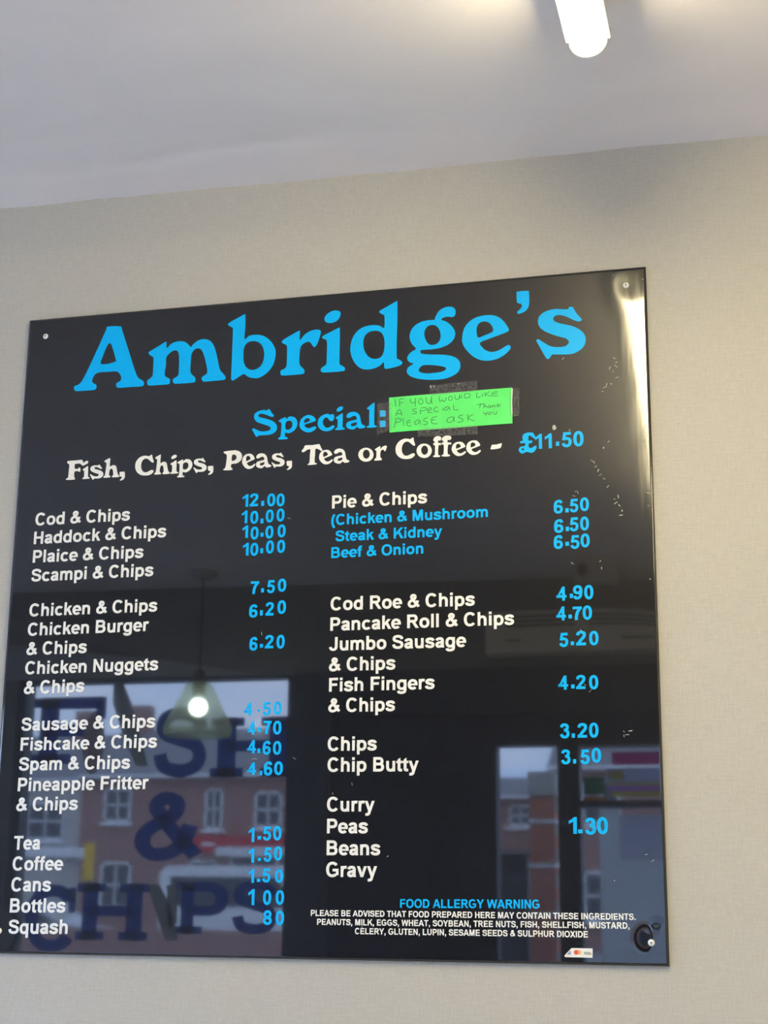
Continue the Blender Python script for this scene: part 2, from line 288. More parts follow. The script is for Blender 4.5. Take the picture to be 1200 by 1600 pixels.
SPECIAL = [
  ('S', [[416.4,816.4,419.6,814.9,422.2,810.2,426.1,805.7,425.1,803.7,420.9,804.0,413.5,807.6,406.2,809.8,401.4,808.5,401.5,805.3,407.4,802.9,417.9,799.5,427.4,794.3,431.8,786.7,429.9,779.7,422.8,775.4,412.5,774.6,403.1,774.8,400.5,772.9,397.5,773.9,393.6,781.0,391.4,784.7,392.9,786.9,396.5,785.6,403.9,781.8,412.3,780.8,419.5,782.0,421.5,785.4,418.2,789.1,407.7,793.1,398.2,797.3,393.9,803.8,394.7,810.0,400.8,814.3,409.1,815.6,414.4,814.4]]),
  ('p', [[443.8,801.4,445.9,800.2,446.6,798.1,451.0,802.0,459.3,800.4,464.0,793.9,464.2,786.6,459.8,779.3,451.7,775.1,446.5,776.5,445.1,775.6,445.2,770.0,448.8,768.1,448.2,766.1,435.5,766.3,434.4,768.7,437.4,770.5,438.6,781.1,438.4,792.5,434.7,794.8,435.0,797.3],[448.1,794.9,453.2,795.0,456.4,791.3,456.0,785.1,451.9,781.3,446.4,781.7,445.3,784.8,445.5,792.0]]),
  ('e', [[467.8,787.4,469.7,795.5,475.7,800.9,482.9,802.4,490.1,799.3,493.9,793.9,492.7,791.9,484.2,789.4,476.1,786.9,478.2,783.0,483.4,781.2,489.4,782.9,493.5,783.2,495.0,781.1,491.6,777.2,484.5,774.4,476.3,776.2,470.0,781.1],[475.6,790.0,475.5,794.1,478.3,797.0,482.4,797.1,484.5,794.1,482.5,792.0]]),
  ('c', [[496.9,787.5,498.8,795.6,504.4,800.3,511.5,802.3,517.0,800.5,520.7,801.3,523.2,798.0,522.5,793.0,519.9,790.1,515.8,791.4,512.6,795.7,508.6,796.0,505.6,792.1,505.7,785.9,509.9,780.5,515.0,780.2,520.0,782.9,523.5,782.7,523.5,779.6,519.1,775.8,512.0,774.2,503.9,776.4,498.7,781.3]]),
  ('i', [[534.9,801.3,536.5,800.2,536.7,791.0,536.7,779.7,539.3,777.9,539.4,775.5,526.2,775.3,525.2,777.4,528.2,779.7,528.6,791.5,525.9,793.3,525.9,795.8,529.9,798.0],[526.7,806.4,528.2,810.0,533.1,812.7,536.8,811.0,535.8,807.4,531.8,805.0,528.3,804.4]]),
  ('a', [[542.7,796.7,545.0,800.6,551.1,802.7,558.2,801.3,563.3,796.3,565.0,789.0,567.1,781.8,571.2,779.5,572.6,777.3,569.6,775.5,562.6,775.4,559.5,778.2,554.5,774.5,547.5,775.6,543.0,778.7,542.3,783.4,545.3,787.3,552.3,788.9,558.3,789.9,558.3,793.6,555.2,796.2,551.2,795.1,547.2,793.3,543.5,794.0],[559.0,785.4,553.4,784.7,549.8,782.9,550.4,780.2,554.5,779.6,558.5,781.3]]),
  ('l', [[585.2,814.8,586.6,813.0,586.4,799.8,586.6,780.5,589.6,778.2,589.3,775.6,575.6,775.7,575.2,778.2,578.2,780.0,578.4,794.2,578.3,803.4,575.3,805.3,575.6,807.7]]),
  (':', [[595.4,801.6,599.4,801.5,603.8,801.0,604.0,796.5,603.9,791.9,599.5,791.6,595.5,792.2,595.0,797.2],[595.2,785.0,599.6,785.3,604.0,784.8,604.2,780.3,603.8,775.7,599.7,775.1,595.7,775.6,595.0,780.5]]),
]
DEAL = [
  ('F', [[83.9,753.2,96.0,753.3,108.1,753.6,109.8,751.0,113.0,745.5,112.0,743.5,108.6,744.7,105.1,747.7,97.5,747.5,96.4,746.5,96.9,739.7,102.4,739.4,103.4,740.8,106.2,740.6,106.6,734.3,104.4,734.4,102.6,735.2,96.7,734.9,96.6,726.5,97.8,724.3,97.3,721.8,83.7,722.0,83.1,724.1,86.1,726.0,86.7,736.5,86.9,747.1,84.1,748.9,83.1,751.1]]),
  ('i', [[118.2,742.6,119.6,741.7,120.0,734.3,120.4,725.4,122.6,723.9,122.8,722.0,112.0,721.8,111.1,723.5,113.4,725.3,113.3,734.7,111.1,736.1,111.0,738.1,114.2,739.9],[111.3,746.6,112.4,749.4,116.3,751.6,119.3,750.3,118.7,747.4,115.5,745.5,112.7,745.0]]),
  ('s', [[138.7,744.0,139.6,743.4,141.4,740.5,143.7,738.0,143.8,737.0,142.5,736.7,140.1,737.6,136.4,739.5,133.3,740.3,131.3,739.9,130.6,738.7,131.4,737.3,134.2,736.2,139.0,734.9,142.7,733.1,145.2,730.9,146.4,728.0,145.8,725.0,143.6,722.7,140.4,721.4,136.3,721.3,131.5,721.6,130.6,720.9,129.8,719.7,128.7,719.8,127.3,721.8,125.3,725.3,123.5,728.2,123.4,729.0,124.5,729.2,126.7,727.7,130.1,725.6,133.7,725.0,136.9,725.2,138.5,726.7,138.3,727.9,136.7,729.1,132.7,730.4,127.9,732.5,124.7,734.8,123.5,737.6,124.1,740.4,126.7,742.3,130.8,743.3,136.8,742.8,137.6,743.8]]),
  ('h', [[155.1,753.5,156.8,751.7,156.6,739.9,161.3,741.7,166.8,740.3,168.8,735.0,170.8,726.7,173.5,723.8,173.2,721.8,162.8,721.6,161.2,723.7,163.3,725.7,162.2,733.4,159.4,736.2,156.9,733.7,156.1,726.1,158.4,723.9,158.0,721.9,147.6,721.8,147.1,723.9,149.1,725.9,150.3,736.1,150.6,745.9,147.4,747.7,147.7,749.8]]),
  ("'", [[174.7,729.9,181.4,729.9,182.6,728.8,183.1,723.5,182.8,719.9,180.7,717.1,176.8,715.6,175.3,715.8,175.1,717.0,177.1,718.6,178.1,720.5,177.4,721.8,175.1,722.5,174.4,723.6,173.9,728.5]]),
  ('C', [[227.6,754.2,228.2,750.0,230.7,743.5,229.3,741.5,225.5,743.9,220.3,748.4,214.9,748.7,210.8,744.8,209.5,737.5,211.1,731.1,215.0,727.1,220.4,726.8,226.6,729.8,230.5,728.9,230.7,726.2,225.9,722.3,218.5,721.3,209.8,722.8,202.6,728.5,199.7,736.0,200.5,744.3,206.2,751.3,214.7,754.0,222.3,752.5,225.0,754.4]]),
  ('h', [[240.6,753.8,242.1,752.1,241.8,740.2,246.3,742.0,251.5,740.7,253.4,735.4,255.3,727.0,257.9,724.1,257.6,722.1,247.7,721.8,246.1,724.0,248.1,725.9,247.1,733.7,244.5,736.5,242.1,734.0,241.3,726.3,243.4,724.1,243.1,722.1,233.2,722.1,232.7,724.2,234.7,726.1,235.8,736.4,236.2,746.2,233.2,748.0,233.5,750.1]]),
  ('i', [[267.2,743.0,268.7,742.1,269.0,734.5,269.3,725.3,271.7,723.9,271.8,721.9,260.0,721.7,259.0,723.4,261.6,725.3,261.7,735.0,259.3,736.4,259.2,738.5,262.8,740.2],[259.7,747.1,261.0,750.1,265.3,752.3,268.7,750.9,267.9,748.0,264.3,746.0,261.2,745.5]]),
  ('p', [[278.2,743.6,279.9,742.7,280.5,741.0,284.1,744.1,290.9,742.8,294.8,737.6,295.1,731.8,291.6,725.9,285.1,722.4,280.8,723.5,279.6,722.7,279.8,718.3,282.8,716.8,282.3,715.1,271.9,715.2,271.0,717.1,273.4,718.6,274.2,727.2,274.0,736.4,270.8,738.2,271.1,740.2],[281.8,738.4,286.0,738.5,288.7,735.5,288.4,730.5,285.2,727.4,280.6,727.7,279.6,730.2,279.7,736.0]]),
  ('s', [[312.0,744.2,312.9,743.7,314.5,740.9,316.7,738.4,316.7,737.5,315.5,737.1,313.2,738.0,309.7,739.9,306.9,740.6,304.9,740.3,304.2,739.1,305.0,737.7,307.6,736.6,312.2,735.3,315.6,733.6,318.0,731.4,319.1,728.6,318.5,725.6,316.3,723.4,313.3,722.0,309.4,722.0,304.8,722.2,304.0,721.6,303.2,720.4,302.2,720.5,300.9,722.5,299.0,725.9,297.4,728.7,297.3,729.5,298.3,729.7,300.3,728.2,303.5,726.2,306.9,725.6,310.0,725.8,311.6,727.2,311.3,728.5,309.9,729.6,306.2,730.9,301.6,733.0,298.6,735.2,297.6,738.0,298.1,740.7,300.6,742.7,304.5,743.6,310.2,743.1,311.0,744.1]]),
  ("'", [[321.9,730.4,328.6,730.4,329.8,729.4,330.2,724.2,329.8,720.6,327.7,717.9,323.8,716.3,322.3,716.6,322.1,717.8,324.1,719.3,325.2,721.2,324.4,722.5,322.2,723.2,321.5,724.3,321.1,729.1]]),
  ('P', [[346.9,752.4,365.3,753.3,373.8,749.3,376.5,742.9,374.2,735.9,367.1,731.8,359.8,731.6,358.9,726.6,361.1,724.4,360.6,722.0,347.6,722.1,346.7,724.2,349.6,726.1,351.2,737.3,351.3,746.6,348.3,748.8,346.6,750.4],[360.3,746.0,364.5,746.2,367.3,743.5,366.8,738.8,362.7,736.6,359.6,737.4]]),
  ('e', [[376.8,734.5,377.5,739.6,379.6,743.3,382.9,745.6,387.1,746.4,391.0,745.9,394.2,743.4,396.3,740.2,397.2,738.1,396.7,736.9,393.1,735.4,388.6,733.6,384.8,731.8,385.7,729.5,387.7,727.3,390.6,726.5,393.3,727.3,396.1,729.2,397.5,729.8,398.3,728.9,398.1,727.4,395.9,724.8,392.9,722.8,389.0,721.9,385.1,722.5,381.6,724.9,378.7,728.6,377.2,731.7],[383.8,734.6,383.2,737.2,383.1,740.0,384.1,742.3,386.4,743.1,388.6,742.0,390.1,739.5,390.3,737.8,389.1,736.7,386.3,735.5]]),
  ('a', [[399.5,740.7,401.4,744.0,406.3,745.8,412.1,744.8,416.4,740.5,417.9,734.4,419.7,728.2,423.1,726.3,424.3,724.5,421.9,722.9,416.1,722.7,413.5,725.1,409.5,721.9,403.7,722.8,400.0,725.4,399.4,729.4,401.7,732.7,407.5,734.1,412.4,735.0,412.3,738.2,409.8,740.4,406.5,739.4,403.2,737.9,400.2,738.4],[413.0,731.2,408.4,730.6,405.5,729.1,406.1,726.8,409.4,726.2,412.6,727.8]]),
  ('s', [[439.0,744.8,439.9,744.3,441.4,741.5,443.5,739.0,443.6,738.1,442.4,737.8,440.1,738.6,436.8,740.5,434.0,741.2,432.1,740.9,431.4,739.7,432.2,738.4,434.7,737.3,439.1,736.0,442.5,734.3,444.7,732.1,445.7,729.4,445.1,726.4,443.0,724.2,440.0,722.9,436.2,722.8,431.8,723.1,431.0,722.4,430.2,721.3,429.2,721.3,427.9,723.3,426.2,726.7,424.6,729.5,424.5,730.3,425.5,730.5,427.5,729.0,430.6,727.0,433.9,726.4,436.9,726.6,438.4,728.0,438.2,729.2,436.8,730.4,433.2,731.6,428.7,733.7,425.9,735.9,424.9,738.7,425.5,741.3,427.9,743.2,431.7,744.2,437.3,743.7,438.0,744.7]]),
  ("'", [[449.5,730.9,456.1,730.9,457.2,729.9,457.5,724.5,457.2,720.9,455.1,718.1,451.2,716.6,449.7,716.8,449.6,718.1,451.6,719.6,452.7,721.6,451.9,722.8,449.7,723.5,449.1,724.6,448.8,729.6]]),
  ('T', [[477.8,754.0,489.1,753.7,499.2,754.7,501.3,752.9,503.9,747.3,505.5,745.1,503.9,743.2,499.4,746.5,494.3,747.3,493.9,738.7,493.3,726.2,496.2,724.8,496.3,722.8,483.3,722.4,482.6,724.2,485.2,726.1,485.7,739.3,486.2,747.0,481.1,746.7,476.1,743.5,473.4,743.7,472.5,745.8,475.9,750.0]]),
  ('e', [[500.3,733.7,501.0,738.5,503.3,741.9,506.6,744.1,510.9,744.8,514.9,744.3,518.1,741.9,520.1,738.9,521.0,736.9,520.5,735.9,516.8,734.4,512.3,732.8,508.3,731.1,509.2,729.0,511.3,726.9,514.1,726.1,517.0,726.9,519.8,728.6,521.2,729.2,522.0,728.3,521.8,726.9,519.6,724.5,516.5,722.6,512.5,721.8,508.5,722.4,505.0,724.7,502.1,728.1,500.6,731.1],[507.4,733.7,506.8,736.2,506.7,738.8,507.8,741.0,510.1,741.7,512.4,740.7,513.9,738.3,514.0,736.7,512.8,735.7,510.0,734.6]]),
  ('a', [[523.9,740.5,525.8,743.8,530.7,745.6,536.5,744.5,540.7,740.3,542.1,734.1,543.8,728.0,547.1,726.1,548.3,724.3,545.9,722.7,540.1,722.6,537.6,724.9,533.6,721.7,527.9,722.6,524.2,725.2,523.6,729.2,526.0,732.6,531.8,733.9,536.7,734.8,536.6,737.9,534.1,740.2,530.8,739.2,527.6,737.6,524.6,738.2],[537.2,731.0,532.6,730.4,529.7,728.9,530.3,726.6,533.5,726.1,536.8,727.6]]),
  ('o', [[585.9,732.4,585.4,729.1,583.7,726.1,581.1,723.8,577.9,722.5,574.2,722.2,570.5,722.9,567.2,724.7,564.5,727.3,562.7,730.5,562.1,733.9,562.6,737.3,564.3,740.3,566.9,742.5,570.2,743.9,573.9,744.2,577.6,743.4,580.9,741.7,583.6,739.1,585.3,735.9],[580.1,733.7,579.7,731.0,578.6,728.8,576.8,727.4,574.8,727.0,572.7,727.6,570.9,729.3,569.7,731.6,569.3,734.4,569.6,737.0,570.8,739.2,572.5,740.7,574.6,741.1,576.7,740.4,578.4,738.8,579.6,736.4]]),
  ('r', [[595.9,745.4,596.4,744.7,596.4,740.6,598.4,743.0,601.1,744.9,604.2,745.6,606.0,745.1,606.5,744.1,605.7,740.9,604.6,737.7,603.3,736.6,602.3,737.8,601.2,739.4,599.3,739.3,597.5,738.1,596.6,735.9,596.3,732.0,596.5,728.0,598.5,725.6,598.7,724.0,598.0,723.2,593.4,723.0,588.1,723.1,587.3,724.0,587.5,725.6,589.6,726.8,590.2,729.1,590.3,735.0,590.1,738.3,588.1,739.6,587.9,740.5,589.2,741.7,592.5,743.7]]),
  ('C', [[647.7,755.0,648.1,750.8,650.2,744.4,648.8,742.4,645.2,744.7,640.4,749.2,635.2,749.5,631.1,745.6,629.5,738.5,630.8,732.2,634.3,728.2,639.5,727.9,645.7,730.8,649.5,730.0,649.5,727.3,644.7,723.4,637.5,722.4,629.2,724.0,622.5,729.6,619.9,737.0,621.1,745.2,626.9,752.1,635.2,754.7,642.5,753.2,645.2,755.1]]),
  ('o', [[675.8,733.0,675.2,729.6,673.6,726.6,671.0,724.2,667.8,722.8,664.2,722.5,660.5,723.3,657.3,725.1,654.7,727.7,653.0,731.0,652.4,734.5,653.0,737.9,654.6,741.0,657.2,743.3,660.5,744.7,664.1,745.0,667.7,744.2,671.0,742.4,673.6,739.8,675.2,736.5],[670.1,734.3,669.7,731.5,668.5,729.3,666.8,727.8,664.8,727.4,662.7,728.1,661.0,729.8,659.9,732.2,659.4,734.9,659.8,737.7,661.0,739.9,662.7,741.4,664.7,741.8,666.8,741.1,668.5,739.5,669.7,737.0]]),
  ('f', [[677.9,749.1,679.6,753.3,683.8,755.2,689.1,754.2,690.2,750.5,688.1,748.0,685.5,748.6,685.5,744.7,689.8,744.0,689.8,740.8,686.0,740.6,685.5,726.6,688.1,725.1,687.7,722.6,678.6,723.1,678.1,725.3,680.3,726.3,680.7,740.7,678.5,741.5,678.3,744.7,680.6,745.0,679.6,747.3]]),
  ('f', [[690.8,749.2,692.9,753.3,698.0,755.2,704.3,754.1,705.6,750.4,703.1,747.9,700.0,748.6,700.0,744.7,705.1,744.0,705.1,740.7,700.5,740.6,700.0,726.7,703.0,725.3,702.5,722.7,691.6,723.4,691.1,725.6,693.6,726.5,694.1,740.8,691.6,741.6,691.3,744.8,694.1,745.1,692.9,747.3]]),
  ('e', [[706.0,733.7,706.9,738.4,709.2,741.7,712.6,743.8,716.9,744.4,720.9,743.9,724.0,741.7,726.0,738.7,726.8,736.8,726.2,735.8,722.5,734.4,718.0,732.8,714.0,731.2,714.8,729.1,716.8,727.1,719.7,726.3,722.5,727.1,725.4,728.8,726.8,729.3,727.6,728.5,727.4,727.1,725.1,724.8,721.9,723.0,718.0,722.2,714.0,722.8,710.6,725.0,707.7,728.3,706.3,731.2],[713.1,733.7,712.6,736.1,712.6,738.6,713.7,740.8,716.0,741.4,718.3,740.5,719.7,738.2,719.8,736.6,718.6,735.6,715.7,734.6]]),
  ('e', [[728.1,734.3,729.0,739.0,731.3,742.3,734.8,744.5,739.1,745.1,743.2,744.6,746.3,742.3,748.4,739.3,749.2,737.4,748.6,736.3,744.9,734.9,740.2,733.3,736.2,731.7,737.0,729.6,739.1,727.6,741.9,726.7,744.8,727.5,747.7,729.2,749.2,729.8,750.0,728.9,749.7,727.5,747.4,725.1,744.2,723.3,740.2,722.6,736.1,723.2,732.7,725.4,729.8,728.8,728.4,731.7],[735.3,734.3,734.8,736.7,734.8,739.3,735.9,741.4,738.2,742.1,740.6,741.1,742.0,738.8,742.1,737.2,740.8,736.2,737.9,735.1]]),
  ('-', [[766.7,736.3,774.0,736.5,781.3,738.1,780.6,732.8,777.7,730.3,765.2,729.5,765.7,733.2]]),
]
POUND = [[826.4,751.5,827.9,751.1,831.4,745.1,831.1,742.4,828.8,742.6,826.3,745.4,823.2,747.2,821.5,745.7,821.4,739.6,823.9,739.4,826.7,739.3,826.5,735.3,822.4,735.3,821.5,729.7,825.6,727.9,829.7,730.3,832.8,731.1,833.3,729.5,832.2,725.3,828.5,721.3,824.4,720.5,819.8,722.4,816.2,721.6,812.1,720.2,808.5,722.0,806.8,725.9,808.1,729.5,811.7,731.4,815.3,731.2,816.4,735.9,809.7,736.1,809.4,739.3,812.9,739.9,812.4,745.8,814.5,749.9,819.7,751.9],[812.2,728.2,814.8,727.5,814.4,725.4,811.6,725.6,811.1,726.9]]
LINES = [
  ('Cod & Chips', 34.6, 650.1, 195.4, 650.5, 20.05, 0),
  ('Haddock & Chips', 34.1, 620.0, 257.0, 620.9, 19.86, 0),
  ('Plaice & Chips', 34.5, 590.1, 221.0, 590.0, 19.87, 0),
  ('Scampi & Chips', 34.0, 559.7, 238.9, 560.5, 19.93, 0),
  ('Chicken & Chips', 34.6, 504.4, 248.0, 504.9, 19.89, 0),
  ('Chicken Burger', 34.2, 474.0, 235.7, 475.2, 19.87, 0),
  ('& Chips', 34.2, 443.7, 135.4, 444.5, 19.95, 0),
  ('Chicken Nuggets', 34.2, 413.9, 253.9, 414.9, 19.8, 0),
  ('& Chips', 34.3, 383.3, 135.1, 384.8, 19.89, 0),
  ('Sausage & Chips', 34.3, 327.1, 253.5, 328.8, 19.72, 0),
  ('Fishcake & Chips', 35.0, 297.0, 257.7, 298.9, 19.68, 0),
  ('Spam & Chips', 34.6, 266.9, 216.2, 268.2, 19.79, 0),
  ('Pineapple Fritter', 35.1, 236.1, 247.3, 238.0, 19.81, 0),
  ('& Chips', 34.7, 206.4, 135.4, 208.2, 19.9, 0),
  ('Tea', 35.0, 149.5, 78.1, 150.2, 20.08, 0),
  ('Coffee', 35.2, 119.3, 117.5, 120.2, 20.0, 0),
  ('Cans', 35.4, 89.0, 99.8, 89.6, 20.07, 0),
  ('Bottles', 35.4, 58.5, 125.2, 59.6, 20.09, 0),
  ('Squash', 35.3, 28.0, 130.8, 29.3, 20.04, 0),
  ('Pie & Chips', 522.2, 652.2, 668.9, 652.9, 19.79, 0),
  ('(Chicken & Mushroom', 521.5, 626.3, 760.1, 627.0, 16.45, 1),
  ('Steak & Kidney', 528.4, 601.0, 691.6, 601.1, 16.41, 1),
  ('Beef & Onion', 522.4, 575.8, 663.4, 576.5, 16.35, 1),
  ('Cod Roe & Chips', 522.9, 496.4, 740.0, 496.0, 19.92, 0),
  ('Pancake Roll & Chips', 523.0, 465.9, 797.2, 466.1, 19.82, 0),
  ('Jumbo Sausage', 521.6, 436.3, 727.1, 436.1, 19.96, 0),
  ('& Chips', 522.1, 405.8, 622.5, 406.2, 20.03, 0),
  ('Fish Fingers', 522.8, 376.0, 680.8, 376.5, 19.93, 0),
  ('& Chips', 522.2, 345.9, 622.5, 346.1, 20.04, 0),
  ('Chips', 522.5, 290.1, 595.9, 290.1, 20.19, 0),
  ('Chip Butty', 522.8, 260.3, 657.7, 259.8, 20.08, 0),
  ('Curry', 523.1, 204.1, 593.7, 203.8, 20.17, 0),
  ('Peas', 523.7, 173.4, 584.3, 173.5, 20.22, 0),
  ('Beans', 523.8, 143.0, 602.7, 143.1, 20.24, 0),
  ('Gravy', 523.6, 112.9, 598.3, 113.0, 20.28, 0),
  ('FOOD ALLERGY WARNING', 631.9, 71.6, 827.8, 72.6, 11.56, 2),
  ('PLEASE BE ADVISED THAT FOOD PREPARED HERE MAY CONTAIN THESE INGREDIENTS.', 502.3, 59.0, 957.4, 59.0, 8.19, 3),
  ('PEANUTS, MILK, EGGS, WHEAT, SOYBEAN, TREE NUTS, FISH, SHELLFISH, MUSTARD,', 511.7, 47.0, 948.8, 47.5, 8.17, 3),
  ('CELERY, GLUTEN, LUPIN, SESAME SEEDS & SULPHUR DIOXIDE', 567.2, 35.2, 892.9, 35.4, 8.15, 3),
]
PRICES = [
  [('1', 379.6, 662.1, 389.0, 681.9), ('2', 391.2, 662.1, 405.0, 682.6), ('.', 409.8, 662.0, 414.8, 670.0), ('0', 419.3, 660.6, 432.4, 680.9), ('0', 434.2, 659.8, 447.2, 680.0)],
  [('1', 379.2, 636.1, 388.4, 656.2), ('0', 392.9, 634.6, 405.9, 655.0), ('.', 409.4, 634.7, 414.3, 642.2), ('0', 417.7, 635.5, 430.5, 655.8), ('0', 434.9, 636.1, 447.7, 656.4)],
  [('1', 381.0, 613.1, 390.3, 632.8), ('0', 394.2, 610.0, 407.2, 630.1), ('.', 410.1, 613.8, 415.0, 620.1), ('0', 418.0, 610.4, 430.8, 630.6), ('0', 437.3, 611.3, 450.2, 631.4)],
  [('1', 382.8, 585.6, 392.1, 605.5), ('0', 394.6, 584.7, 407.6, 604.9), ('.', 410.7, 588.1, 415.3, 595.8), ('0', 419.6, 587.1, 432.3, 607.4), ('0', 437.1, 587.3, 450.0, 607.4)],
  [('7', 397.2, 525.7, 410.4, 545.3), ('.', 413.8, 527.7, 418.5, 534.1), ('5', 422.9, 526.0, 435.5, 546.0), ('0', 440.0, 527.5, 453.3, 547.6)],
  [('6', 395.9, 489.8, 409.3, 510.0), ('.', 413.1, 492.7, 417.5, 500.7), ('2', 421.7, 492.0, 434.7, 512.5), ('0', 440.4, 493.9, 453.8, 514.6)],
  [('6', 398.1, 440.0, 410.8, 460.5), ('.', 414.6, 444.0, 419.4, 449.6), ('2', 422.3, 442.6, 435.7, 462.7), ('0', 440.4, 441.7, 453.2, 462.4)],
  [('4', 392.7, 343.4, 405.6, 362.3), ('.', 414.1, 349.0, 417.1, 352.4), ('5', 421.8, 342.9, 434.2, 362.9), ('0', 438.7, 343.8, 450.6, 363.4)],
  [('4', 398.8, 315.4, 411.7, 334.5), ('.', 415.4, 319.1, 420.0, 326.1), ('7', 423.9, 315.8, 436.3, 335.3), ('0', 438.6, 314.9, 451.6, 335.0)],
  [('4', 399.3, 288.0, 413.4, 307.5), ('.', 415.5, 288.4, 420.1, 294.9), ('6', 423.4, 285.9, 435.9, 306.1), ('0', 439.2, 285.5, 452.2, 305.6)],
  [('4', 400.4, 256.8, 414.4, 274.9), ('.', 420.2, 256.2, 424.3, 262.7), ('6', 426.2, 255.7, 439.2, 276.2), ('0', 442.0, 256.2, 455.4, 276.0)],
  [('1', 406.0, 160.9, 414.8, 181.4), ('.', 419.6, 164.6, 425.0, 169.7), ('5', 427.6, 163.1, 440.3, 182.9), ('0', 443.2, 163.4, 455.8, 183.7)],
  [('1', 406.7, 132.2, 415.4, 151.9), ('.', 421.1, 134.5, 425.9, 138.7), ('5', 429.6, 133.1, 441.8, 153.4), ('0', 445.3, 135.1, 457.7, 155.0)],
  [('1', 407.7, 103.8, 416.3, 123.0), ('.', 420.7, 105.2, 425.8, 109.5), ('5', 428.3, 104.4, 440.9, 124.2), ('0', 447.5, 104.2, 460.0, 123.2)],
  [('1', 408.4, 72.7, 417.8, 95.1), ('0', 430.6, 73.2, 442.9, 93.9), ('0', 449.5, 73.7, 462.1, 94.0)],
  [('8', 431.4, 45.8, 444.6, 66.0), ('0', 450.3, 45.7, 462.8, 65.9)],
  [('6', 856.9, 626.5, 870.2, 647.2), ('.', 873.6, 627.6, 878.6, 633.8), ('5', 879.9, 627.1, 892.5, 647.3), ('0', 895.0, 628.2, 908.0, 648.6)],
  [('6', 856.9, 597.7, 870.5, 618.2), ('.', 873.8, 599.9, 878.5, 606.3), ('5', 879.3, 599.0, 892.3, 619.7), ('0', 894.6, 599.6, 907.3, 620.1)],
  [('6', 856.0, 574.1, 869.2, 594.6), ('.', 872.8, 578.2, 878.0, 584.0), ('5', 880.1, 573.0, 893.1, 593.2), ('0', 894.7, 574.6, 907.8, 595.1)],
  [('4', 858.5, 498.2, 872.9, 518.6), ('.', 877.7, 501.6, 882.3, 507.9), ('9', 882.4, 499.1, 895.7, 519.7), ('0', 898.3, 498.7, 911.3, 519.6)],
  [('4', 857.7, 469.7, 871.7, 489.7), ('.', 875.2, 472.1, 880.1, 477.7), ('7', 881.2, 469.5, 894.4, 488.9), ('0', 895.3, 469.5, 908.7, 490.0)],
  [('5', 861.4, 431.4, 874.2, 451.8), ('.', 877.7, 433.8, 882.2, 439.1), ('2', 885.2, 433.1, 899.3, 454.0), ('0', 903.8, 432.6, 917.0, 453.2)],
  [('4', 858.6, 370.8, 872.8, 390.9), ('.', 877.0, 372.4, 881.8, 378.0), ('2', 883.9, 371.3, 897.2, 391.3), ('0', 902.2, 370.4, 915.2, 390.6)],
  [('3', 860.1, 302.6, 873.4, 323.8), ('.', 876.4, 303.5, 880.9, 309.5), ('2', 884.5, 303.4, 898.0, 323.8), ('0', 900.7, 303.1, 913.8, 324.1)],
  [('3', 861.0, 266.9, 874.1, 287.6), ('.', 877.6, 267.9, 881.9, 273.8), ('5', 887.8, 266.6, 900.7, 286.9), ('0', 903.4, 268.7, 916.6, 289.3)],
  [('1', 870.0, 172.3, 881.0, 194.9), ('.', 882.6, 173.1, 888.6, 178.3), ('3', 892.2, 171.1, 907.2, 194.1), ('0', 908.8, 171.8, 923.6, 194.8)],
  [('1', 831.1, 725.9, 841.3, 748.7), ('1', 845.5, 725.7, 855.9, 748.5), ('.', 861.9, 728.7, 866.7, 735.2), ('5', 870.2, 725.7, 885.1, 748.8), ('0', 887.4, 725.9, 902.4, 749.4)],
]
